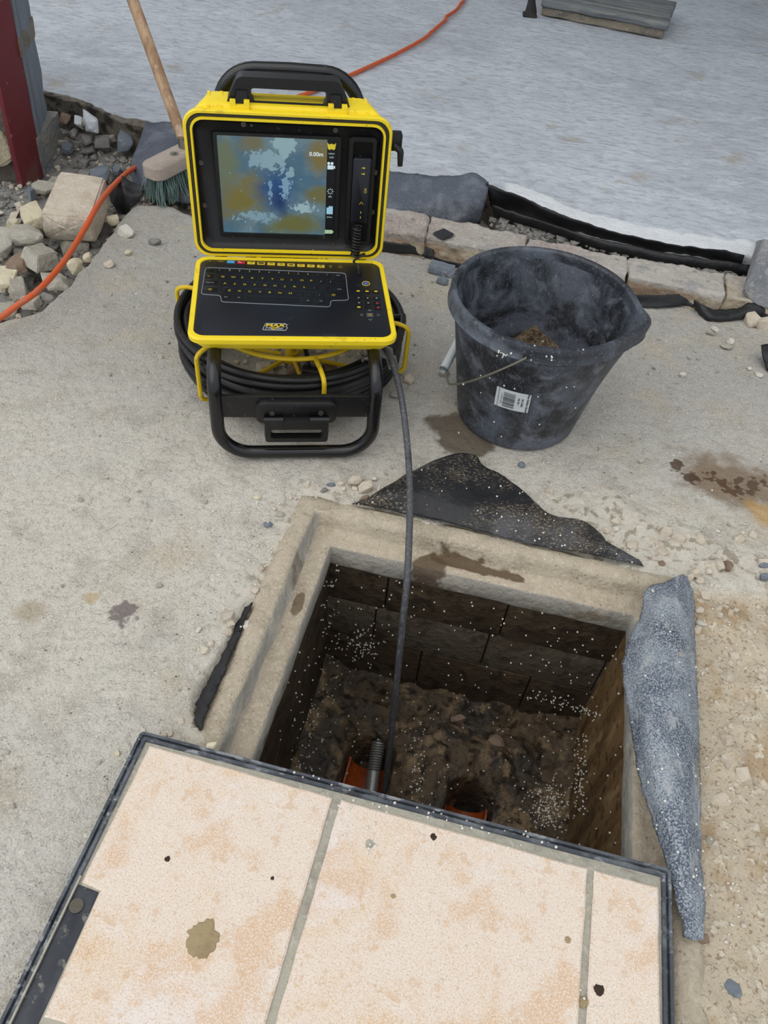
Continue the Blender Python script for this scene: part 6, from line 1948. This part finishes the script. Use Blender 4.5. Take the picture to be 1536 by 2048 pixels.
# ------------------------------------------------------------------ rubble, stone by stone
S = [
    ((103, 367, 207, 464), 'st_tan', 'large squared pale tan stone under the orange cord', 'squared', .60, 0.10, 0.03),
    ((42, 397, 96, 458), 'st_cream', 'angular cream stone leaning on a grey slab next to the largest tan stone', 'block', .8, 0.5, 0.03),
    ((82, 380, 122, 478), 'st_grey', 'thin grey stone slab wedged against the largest tan stone', 'block', .7, -0.3, 0.02),
    ((52, 370, 73, 406), 'st_slate', 'upright blue grey slate shard near the foot of the red reveal', 'shard', 1.3, 0.2, 0.01),
    ((60, 362, 110, 385), 'st_grey', 'flat narrow grey stone lying behind the largest tan stone', 'block', .35, 0.1, 0.02),
    ((22, 446, 91, 491), 'st_grey', 'wedge shaped grey stone below the angular cream stone', 'block', .45, 0.3, 0.03),
    ((42, 481, 122, 556), 'st_grey', 'wide angular grey stone half under the orange cord', 'shard', .55, 0.4, 0.025),
    ((0, 512, 64, 554), 'st_brown', 'flat brownish stone slab tilted beside the wide angular grey stone', 'shard', .35, -0.4, 0.03),
    ((117, 464, 174, 513), 'st_grey', 'square edged grey stone beneath the orange cord in front of the tan stone', 'block', .6, 0.6, 0.0),
    ((130, 509, 167, 552), 'st_cream', 'crumbly cream limestone lump at the broken concrete edge', 'lump', .9, 0.1, 0.01),
    ((165, 497, 184, 531), 'st_cream', 'little crumbly cream stone touching the larger limestone lump', 'lump', 1.0, 0.1, 0.01),
    ((13, 551, 56, 600), 'st_grey', 'blocky grey stone under the cord near the broken yard edge', 'block', .7, 0.5, 0.02),
    ((-12, 536, 34, 582), 'st_cream', 'cut off cream grey stone beside the flat brownish slab', 'block', .7, 0.1, 0.02),
    ((37, 584, 80, 627), 'st_grey', 'triangular grey shard pointing down below the orange cord', 'shard', .5, 0.8, 0.01),
    ((87, 547, 142, 590), 'st_grey', 'long grey stone lying along the broken yard edge', 'block', .5, 0.5, 0.01),
    ((81, 584, 115, 606), 'st_dark', 'small dark grey stone tucked under the long edge stone', 'block', .5, 0.2, 0.0),
    ((-10, 604, 41, 638), 'st_grey', 'low grey stone where the orange cord leaves the rubble', 'block', .45, 0.3, 0.0),
    ((6, 433, 49, 458), 'st_cream', 'rough cream stone behind the wedge shaped grey stone', 'lump', .7, 0.2, 0.03),
    ((-15, 458, 28, 513), 'st_grey', 'rough grey stone beside the wedge shaped stone', 'block', .7, 0.2, 0.02),
    ((22, 490, 64, 515), 'st_dark', 'dark grey stone squeezed below the wedge shaped stone', 'block', .6, 0.2, 0.01),
    ((213, 428, 241, 449), 'st_cream', 'small cream stone below the crumpled membrane scrap', 'block', .7, 0.4, 0.02),
    ((241, 452, 266, 476), 'st_white', 'white angular chip on the yard near the crumpled membrane scrap', 'block', .7, 0.9, 0.0),
    ((249, 497, 263, 512), 'st_cream', 'tiny round cream pebble on the yard below the white angular chip', 'lump', .8, 0.0, 0.0),
    ((205, 517, 230, 536), 'st_tan', 'smooth tan pebble on the yard close to the limestone lump', 'lump', .6, 0.2, 0.0),
    ((295, 473, 323, 491), 'st_dark', 'dark pitted lump on the yard below the broom', 'lump', .6, 0.1, 0.0),
    ((280, 346, 301, 376), 'st_cream', 'yellowish cream stone beside the broom bristles', 'block', .9, 0.1, 0.01),
    ((120, 229, 140, 244), 'st_brown', 'small brown brick piece at the top of the trench by the grey column', 'block', .7, 0.1, 0.05),
    ((159, 261, 188, 287), 'st_dark', 'rounded dark stone below the white polystyrene', 'lump', .8, 0.1, 0.02),
    ((186, 270, 223, 293), 'st_dark', 'broad dark stone along the slab edge next to the rounded dark stone', 'block', .6, 0.3, 0.02),
    ((216, 266, 235, 289), 'st_grey', 'upright grey stone between two broad stones under the slab edge', 'block', .9, 0.2, 0.02),
    ((235, 265, 268, 301), 'st_slate', 'blocky blue grey stone under the slab edge by the membrane sheet', 'block', .8, 0.2, 0.02),
    ((120, 282, 148, 310), 'st_slate', 'flat blue grey slate at the foot of the grey column', 'shard', .4, 0.3, 0.01),
    ((138, 252, 158, 280), 'st_dark', 'dark egg shaped stone between the column base and the polystyrene', 'lump', .9, 0.2, 0.03),
    ((162, 287, 193, 310), 'st_dark', 'low dusty dark stone in the middle of the trench', 'block', .4, 0.2, 0.0),
    ((180, 330, 229, 367), 'st_slate', 'wide blue grey slate behind the largest tan stone', 'shard', .3, 0.3, 0.015),
    ((222, 333, 244, 350), 'st_slate', 'small slate chip where the orange cord goes under the membrane', 'shard', .4, 0.1, 0.01),
    ((102, 354, 133, 373), 'st_grey', 'grey flake standing above the flat narrow stone', 'shard', .5, 0.2, 0.01),
    ((138, 346, 160, 367), 'st_cream', 'pale yellow stone just behind the largest tan stone', 'lump', .8, 0.2, 0.015),
    ((158, 339, 184, 364), 'st_dark', 'dark stone between the pale yellow stone and the wide slate', 'block', .7, 0.2, 0.005),
    ((192, 357, 211, 376), 'st_dark', 'little dark stone beside the orange cord above the tan stone', 'block', .8, 0.2, 0.0),
    ((1493, 621, 1517, 652), 'st_tan', 'tan stone standing under the wavy membrane strip', 'block', 1.0, 0.2, 0.0),
    ((1512, 632, 1545, 655), 'st_tan', 'low tan stone beside the standing tan stone near the grey block', 'block', .6, 0.2, 0.0),
    ((1420, 622, 1436, 638), 'st_grey', 'grey pebble caught in a bend of the wavy membrane strip', 'lump', .8, 0.2, 0.0),
    ((1412, 656, 1431, 672), 'st_grey', 'rough grey pebble under the white sliver beyond the bucket', 'lump', .6, 0.2, 0.0),
    ((1421, 652, 1438, 664), 'st_white', 'white sliver of stone lying on a rough grey pebble', 'shard', .35, -0.5, 0.01),
    ((1454, 676, 1468, 688), 'st_white', 'small bright white chip near the black membrane corner', 'block', .6, 0.2, 0.004),
    ((1440, 684, 1466, 700), 'st_grey', 'flat grey pebble under the small bright white chip', 'lump', .35, 0.2, 0.0),
    ((1358, 743, 1374, 755), 'st_white', 'lone pale chip on the bare yard beyond the bucket', 'block', .6, 0.4, 0.0),
    ((1494, 732, 1504, 741), 'st_white', 'tiny white crumb below the flat grey pebble', 'lump', .7, 0.2, 0.0),
    ((1512, 740, 1526, 755), 'st_white', 'white crumbly chip against the black membrane corner', 'lump', .7, 0.2, 0.0),
    ((1338, 1064, 1372, 1090), 'st_tan', 'pale triangular stone in the rubble above the felt flap', 'shard', .5, 0.4, 0.0),
    ((1391, 1066, 1412, 1090), 'st_tan', 'pale oval stone next to the triangular stone', 'lump', .7, 0.4, 0.0),
    ((1429, 1112, 1449, 1146), 'st_tan', 'upright cream pebble by the pinkish pebble', 'lump', .8, 0.2, 0.0),
    ((1447, 1116, 1468, 1147), 'st_brown', 'pinkish brown pebble by the upright cream pebble', 'lump', .8, 0.2, 0.0),
    ((1384, 1133, 1404, 1150), 'st_tan', 'cream pebble on top of the cluster at the corner of the felt flap', 'lump', .7, 0.2, 0.004),
    ((1370, 1144, 1392, 1162), 'st_tan', 'cream pebble touching the corner of the felt flap', 'lump', .7, 0.6, 0.0),
    ((1391, 1150, 1410, 1168), 'st_tan', 'lowest cream pebble of the cluster at the felt corner', 'lump', .7, 0.2, 0.0),
    ((1516, 1122, 1545, 1142), 'st_slate', 'upper of two blue grey pebbles at the edge of the soil', 'lump', .7, 0.2, 0.0),
    ((1516, 1143, 1545, 1163), 'st_slate', 'lower of two blue grey pebbles at the edge of the soil', 'lump', .7, 0.2, 0.0),
    ((1224, 1050, 1240, 1064), 'st_white', 'white chip above the end of the gritty membrane flap', 'lump', .7, 0.2, 0.0),
    ((1317, 1118, 1331, 1133), 'st_brown', 'reddish brown crumb between the membrane flap and the felt', 'lump', .7, 0.2, 0.0),
    ((1393, 1236, 1415, 1258), 'st_white', 'pale round pebble beside the upper felt edge', 'lump', .7, 0.2, 0.0),
    ((1388, 1210, 1412, 1228), 'st_tan', 'half buried tan pebble above the pale round pebble by the felt', 'lump', .5, 0.2, 0.0),
    ((692, 944, 730, 974), 'st_tan', 'cream stone beside the tip of the gritty membrane flap', 'lump', .7, 0.3, 0.0),
    ((716, 957, 747, 986), 'st_tan', 'squared beige stone touching the gritty membrane flap', 'block', .8, 0.2, 0.0),
    ((718, 986, 746, 1008), 'st_brown', 'brownish stone wedged under the tip of the membrane flap', 'lump', .7, 0.3, 0.0),
    ((674, 958, 690, 972), 'st_tan', 'small round tan pebble next to the bluish pebble', 'lump', .7, 0.3, 0.0),
    ((652, 962, 672, 975), 'st_slate', 'bluish pebble between the tan and the greenish pebbles', 'lump', .6, 0.3, 0.0),
    ((639, 972, 657, 986), 'st_dark', 'greenish grey pebble next to the bluish pebble', 'lump', .7, 0.3, 0.0),
    ((1035, 920, 1052, 937), 'st_slate', 'single blue grey pebble on the yard in front of the bucket', 'lump', .8, 0.3, 0.0),
    ((742, 951, 756, 963), 'st_white', 'tiny pale pebble behind the squared beige stone', 'lump', .7, 0.3, 0.0),
    ((482, 1240, 504, 1264), 'st_white', 'pale angular stone in the crack beside the chamber rim', 'block', .7, 0.5, 0.0),
    ((502, 1170, 520, 1190), 'st_tan', 'tan pebble in the crack above the pale angular stone', 'lump', .7, 0.3, 0.0),
    ((389, 1250, 404, 1267), 'st_white', 'whitish crumb on the yard beside the crack', 'lump', .5, 0.3, 0.0),
    ((506, 988, 522, 1000), 'st_cream', 'yellowish pebble on the yard behind the chamber corner', 'lump', .4, 0.3, 0.0),
    ((525, 1040, 546, 1056), 'st_slate', 'grey pebble set beside the outer chamber corner', 'lump', .5, 0.3, 0.0),
    ((551, 1020, 570, 1036), 'st_grey', 'round pale grey pebble above the grey corner pebble', 'lump', .5, 0.3, 0.0),
    ((403, 1418, 419, 1434), 'st_cream', 'yellow crumb lying on the dark membrane sliver', 'lump', .7, 0.3, 0.006),
    ((228, 1501, 242, 1514), 'st_cream', 'yellow crumb on the yard beside the cover edge', 'shard', .4, 0.3, 0.0),
    ((462, 738, 500, 758), 'st_tan', 'pale squared stone inside the cable reel', 'block', .8, 0.3, 0.0),
    ((512, 722, 548, 752), 'st_tan', 'beige stone inside the reel beside the pale squared one', 'block', .7, 0.6, 0.0),
    ((572, 728, 602, 756), 'st_brown', 'pinkish stone inside the reel near the hub', 'block', .7, 0.3, 0.0),
    ((642, 722, 676, 756), 'st_brown', 'brown stone inside the reel under the signal lead', 'block', .7, 0.2, 0.0),
    ((672, 716, 718, 752), 'st_tan', 'broad tan stone inside the reel near the cable guide', 'block', .5, 0.2, 0.0),
    ((805, 742, 830, 770), 'st_tan', 'cream stone on the yard beside the yellow reel spoke', 'lump', .8, 0.2, 0.0),
    ((780, 775, 806, 800), 'st_grey', 'grey stone half hidden behind the hanging push cable', 'block', .6, 0.2, 0.0),
    ((876, 734, 900, 754), 'st_grey', 'smooth grey pebble below the white bucket grip', 'lump', .8, 0.2, 0.0),
    ((846, 522, 912, 552), 'st_slate', 'flat blue grey slate chip behind the bucket', 'block', .25, -0.2, 0.0),
    ((871, 550, 900, 570), 'st_slate', 'small rounded slate pebble between the slate chip and the bucket', 'lump', .6, -0.2, 0.0),
    ((1380, 1868, 1420, 1890), 'st_brown', 'brown stone below the end of the felt flap', 'block', .5, 0.2, 0.0),
    ((1412, 1665, 1434, 1716), 'st_grey', 'long smooth grey stone set in the soil beside the felt', 'lump', .45, 0.1, -0.004),
    ((1446, 1946, 1480, 1990), 'st_slate', 'narrow blue grey stone sunk in the soil near the cover', 'lump', .5, 0.4, -0.004),
    ((1424, 1586, 1456, 1612), 'st_tan', 'pale brown stone pressed in the soil beside the felt', 'block', .4, 0.3, -0.004),
]
for i, (bx_, mm, lab, form, hz, rz_, lift) in enumerate(S):
    nm = 'pebble' if (bx_[2] - bx_[0] < 26 and 'pebble' in lab) else 'rubble_stone'
    RR = random.Random(900 + i)
    z_ = None
    stone(bx_, MT[mm], lab, 900 + i, form, hz, z_, rz_, (0.10, 0.04) if form == 'squared' else (RR.uniform(-.25, .25), RR.uniform(-.25, .25)), 'pebble' if nm == 'pebble' else 'stone', nm, lift=lift)
# on top of other things
o = stone((868, 456, 911, 477), MT['ink'], 'small black slate chip lying on the brick behind the yellow case', 1201, 'shard', .10, 0.052, 0.3, name='slate_chip', cat='stone', sink=0.0, rough=False)
o = stone((410, 1483, 437, 1498), MT['st_cream'], 'yellowish stone chip resting on the tray edge of the cover', 1202, 'shard', .35, 0.041, 0.3, name='stone_chip', cat='stone', sink=0.0, rough=False)
for k, (bx_, mm, lab, z_) in enumerate((((852, 1500, 884, 1530), 'st_brown', 'tan mortar lump on the mound in the chamber bottom', -.392), ((972, 1462, 1012, 1506), 'st_brown', 'knobbly brown mortar lump towards the blockwork in the chamber bottom', -.415), ((886, 1512, 910, 1536), 'st_tan', 'small pale lump above the arched hole in the chamber', -.40), ((826, 1530, 856, 1566), 'st_brown', 'brown lump on the flank of the mound nearest the cable', -.388), ((900, 1420, 940, 1448), 'st_brown', 'pinkish lump below the chamber blockwork', -.42))):
    stone(bx_, MT[mm], lab, 1300 + k, 'lump', .6, z_, .3, (.2, .1), name='mortar_lump', sink=.4)
# polystyrene chunk in the trench
ep = empty('polystyrene_chunk', at(172, 250, 0.0))
tag(ep, 'broken white polystyrene chunk in the trench by the slab edge', 'polystyrene')
for (bx_, sd_, hz) in (((150, 236, 168, 258), 1210, 1.0), ((168, 228, 197, 264), 1211, 0.9)):
    o = stone(bx_, MT['eps'], '', sd_, 'block', hz, -0.02, 0.3, (0.3, 0.2), name='foam_piece', lift=0.035, parent=None)
    for k_ in ('label', 'category'):
        if k_ in o: del o[k_]
    rel(o, ep)
    o.matrix_parent_inverse = Matrix.Translation(-ep.location)
stone((162, 229, 176, 258), MT['st_grey'], 'thin grey stone splitting the white polystyrene chunk', 1212, 'block', 1.3, -0.02, 0.2, (0.2, 0.3), lift=0.045)


# ------------------------------------------------------------------ fine gravel and beads (uncountable)
def scatter(name, spots, m, label, cat, seed, base=None):
    R = random.Random(seed)
    forms = [hullmesh(rockpts(1, R.uniform(.7, 1), R.uniform(.5, .8), seed + k, 'block' if k % 2 else 'lump')[:14], 0) for k in range(8)]
    mb = MB()
    for (p, r) in spots:
        v_, f_ = forms[R.randrange(8)]
        T = Matrix.Translation(p) @ Matrix.Rotation(R.uniform(0, 6.28), 4, 'Z') @ Matrix.Rotation(R.uniform(-.5, .5), 4, 'X') @ Matrix.Scale(r * 2, 4)
        mb.add(v_, f_, T)
    o = mb.obj(name, m, smooth=False)
    return tag(o, label, cat, kind='stuff')


R = random.Random(31)
sp_d, sp_l, sp_y = [], [], []
RN = np.random.default_rng(31)
NX = RN.uniform(-1.5, 1.3, 26000); NY = RN.uniform(0.1, 2.35, 26000)
gz_, ga, gs, gn = yard_z(NX, NY)
gsl = np.interp(NX, [p.x for p in slab_e], [p.y for p in slab_e])
gp_ = seg_dist(NX, NY, PITP)
gm_ = seg_dist(NX, NY, [(p.x, p.y) for p in (at(x, y, 0) for x, y in mrt_px)])
for k in range(len(NX)):
    x, y, z, a, b, c = NX[k], NY[k], gz_[k], ga[k], gs[k], gn[k]
    if y > gsl[k] - 0.015 or gp_[k] < 0.035: continue
    r = min(0.012, 0.0022 + R.expovariate(1 / 0.0022))
    if a > 0.5:
        r = min(0.014, 0.003 + R.expovariate(1 / 0.003))
        (sp_d if R.random() < 0.7 else sp_l).append((Vector((x, y, z + r * 0.4)), r))
    elif b > 0.5:
        if R.random() < 0.25: sp_l.append((Vector((x, y, z + r * 0.2)), r))
    elif gm_[k] < 0.02:
        if R.random() < 0.35: sp_l.append((Vector((x, y, z + r * 0.2)), r))
    elif c > 0.35:
        if R.random() < 0.34: sp_l.append((Vector((x, y, z + r * 0.3)), r))
    elif R.random() < 0.02 + (0.05 if y > 1.3 else 0):
        sp_y.append((Vector((x, y, z + r * 0.25)), min(r, 0.006) * 0.75))
for i in range(500):                                   # loose gravel inside the reel and behind the bricks
    a = R.uniform(0, 6.28); q_ = math.sqrt(R.random()) * 0.17
    p = MO + Matrix.Rotation(MYAW, 3, 'Z') @ Vector((CC.x + math.cos(a) * q_, CC.y + math.sin(a) * q_, 0))
    r = 0.002 + R.expovariate(1 / 0.0028)
    sp_l.append((Vector((p.x, p.y, r * .3)), min(r, 0.010)))
for i in range(420):
    t_ = R.random()
    p = at(985 + 500 * t_ + R.uniform(-15, 15), 440 + 112 * t_ + R.uniform(-9, 14), 0.02)
    r = 0.003 + R.expovariate(1 / 0.003)
    sp_d.append((Vector((p.x, p.y, 0.018)), min(r, 0.012)))
scatter('trench_gravel', sp_d, MT['st_dark'], 'dark grey gravel and crumbs filling the trench', 'gravel', 41)
scatter('loose_grit', sp_l, MT['st_tan'], 'pale tan grit strewn around the chamber and the soil', 'grit', 51)
scatter('yard_crumbs', sp_y, MT['st_grey'], 'fine grey crumbs scattered over the concrete yard', 'grit', 61)

bpy.context.view_layer.update()
dg = bpy.context.evaluated_depsgraph_get()


def cast(px, py):
    d = (dep(px, py, 1.0) - CAM).normalized()
    ok, p, n_, fi, ob, mx = SC.ray_cast(dg, CAM, d)
    return (p, n_, ob) if ok else (None, None, None)


R = random.Random(71)
beads = MB()
ico = bmesh.new(); bmesh.ops.create_icosphere(ico, subdivisions=1, radius=1.0)
ico.verts.index_update()
iv = [x.co.copy() for x in ico.verts]; if_ = [tuple(y.index for y in x.verts) for x in ico.faces]
ico.free()
clus = [((1055, 1555, 1140, 1665), 210, 'g'), ((1150, 1470, 1176, 1630), 110, 'u'), ((1060, 1385, 1195, 1432), 110, 'd'), ((680, 1250, 765, 1325), 120, 'g'), ((580, 1385, 640, 1560), 60, 'u'), ((640, 1110, 680, 1400), 80, 'u'),
        ((660, 1120, 1250, 1700), 420, 'u'), ((640, 1060, 1280, 1230), 80, 'u'), ((480, 1080, 660, 1500), 150, 'u'), ((820, 1440, 850, 1600), 50, 'u'), ((740, 920, 1290, 1130), 40, 'u'), ((1250, 1180, 1400, 1800), 30, 'u'),
        ((420, 1560, 1320, 2040), 22, 'u'), ((1385, 1180, 1480, 1900), 60, 'u'), ((420, 960, 720, 1120), 60, 'u'), ((900, 730, 1150, 880), 10, 'u'), ((1090, 705, 1112, 725), 5, 'g'), ((990, 700, 1020, 715), 12, 'g'), ((880, 640, 1500, 1100), 40, 'u')]
bad = {'push_cable', 'screen', 'keyboard_panel'}
for (x0, y0, x1, y1), n_, md_ in clus:
    for i in range(n_):
        if md_ == 'g':
            px = R.gauss((x0 + x1) / 2, (x1 - x0) / 4.2); py = R.gauss((y0 + y1) / 2, (y1 - y0) / 4.2)
        elif md_ == 'd':
            t_ = R.random(); px = x0 + (x1 - x0) * t_ + R.gauss(0, 6); py = y0 + (y1 - y0) * t_ + R.gauss(0, 7)
        else:
            px = R.uniform(x0, x1); py = R.uniform(y0, y1)
        p, nn_, ob = cast(px, py)
        if p is None or ob.name.split('.')[0] in bad: continue
        if p.z < -0.02 and nn_.z < 0.3 and R.random() < 0.3: continue
        r = R.uniform(0.0011, 0.0020)
        beads.add([q_ * r + p + nn_ * r * 0.75 for q_ in iv], if_)
tag(beads.obj('polystyrene_beads', MT['bead']), 'tiny white polystyrene beads scattered through the chamber and over its rim', 'polystyrene beads', kind='stuff')
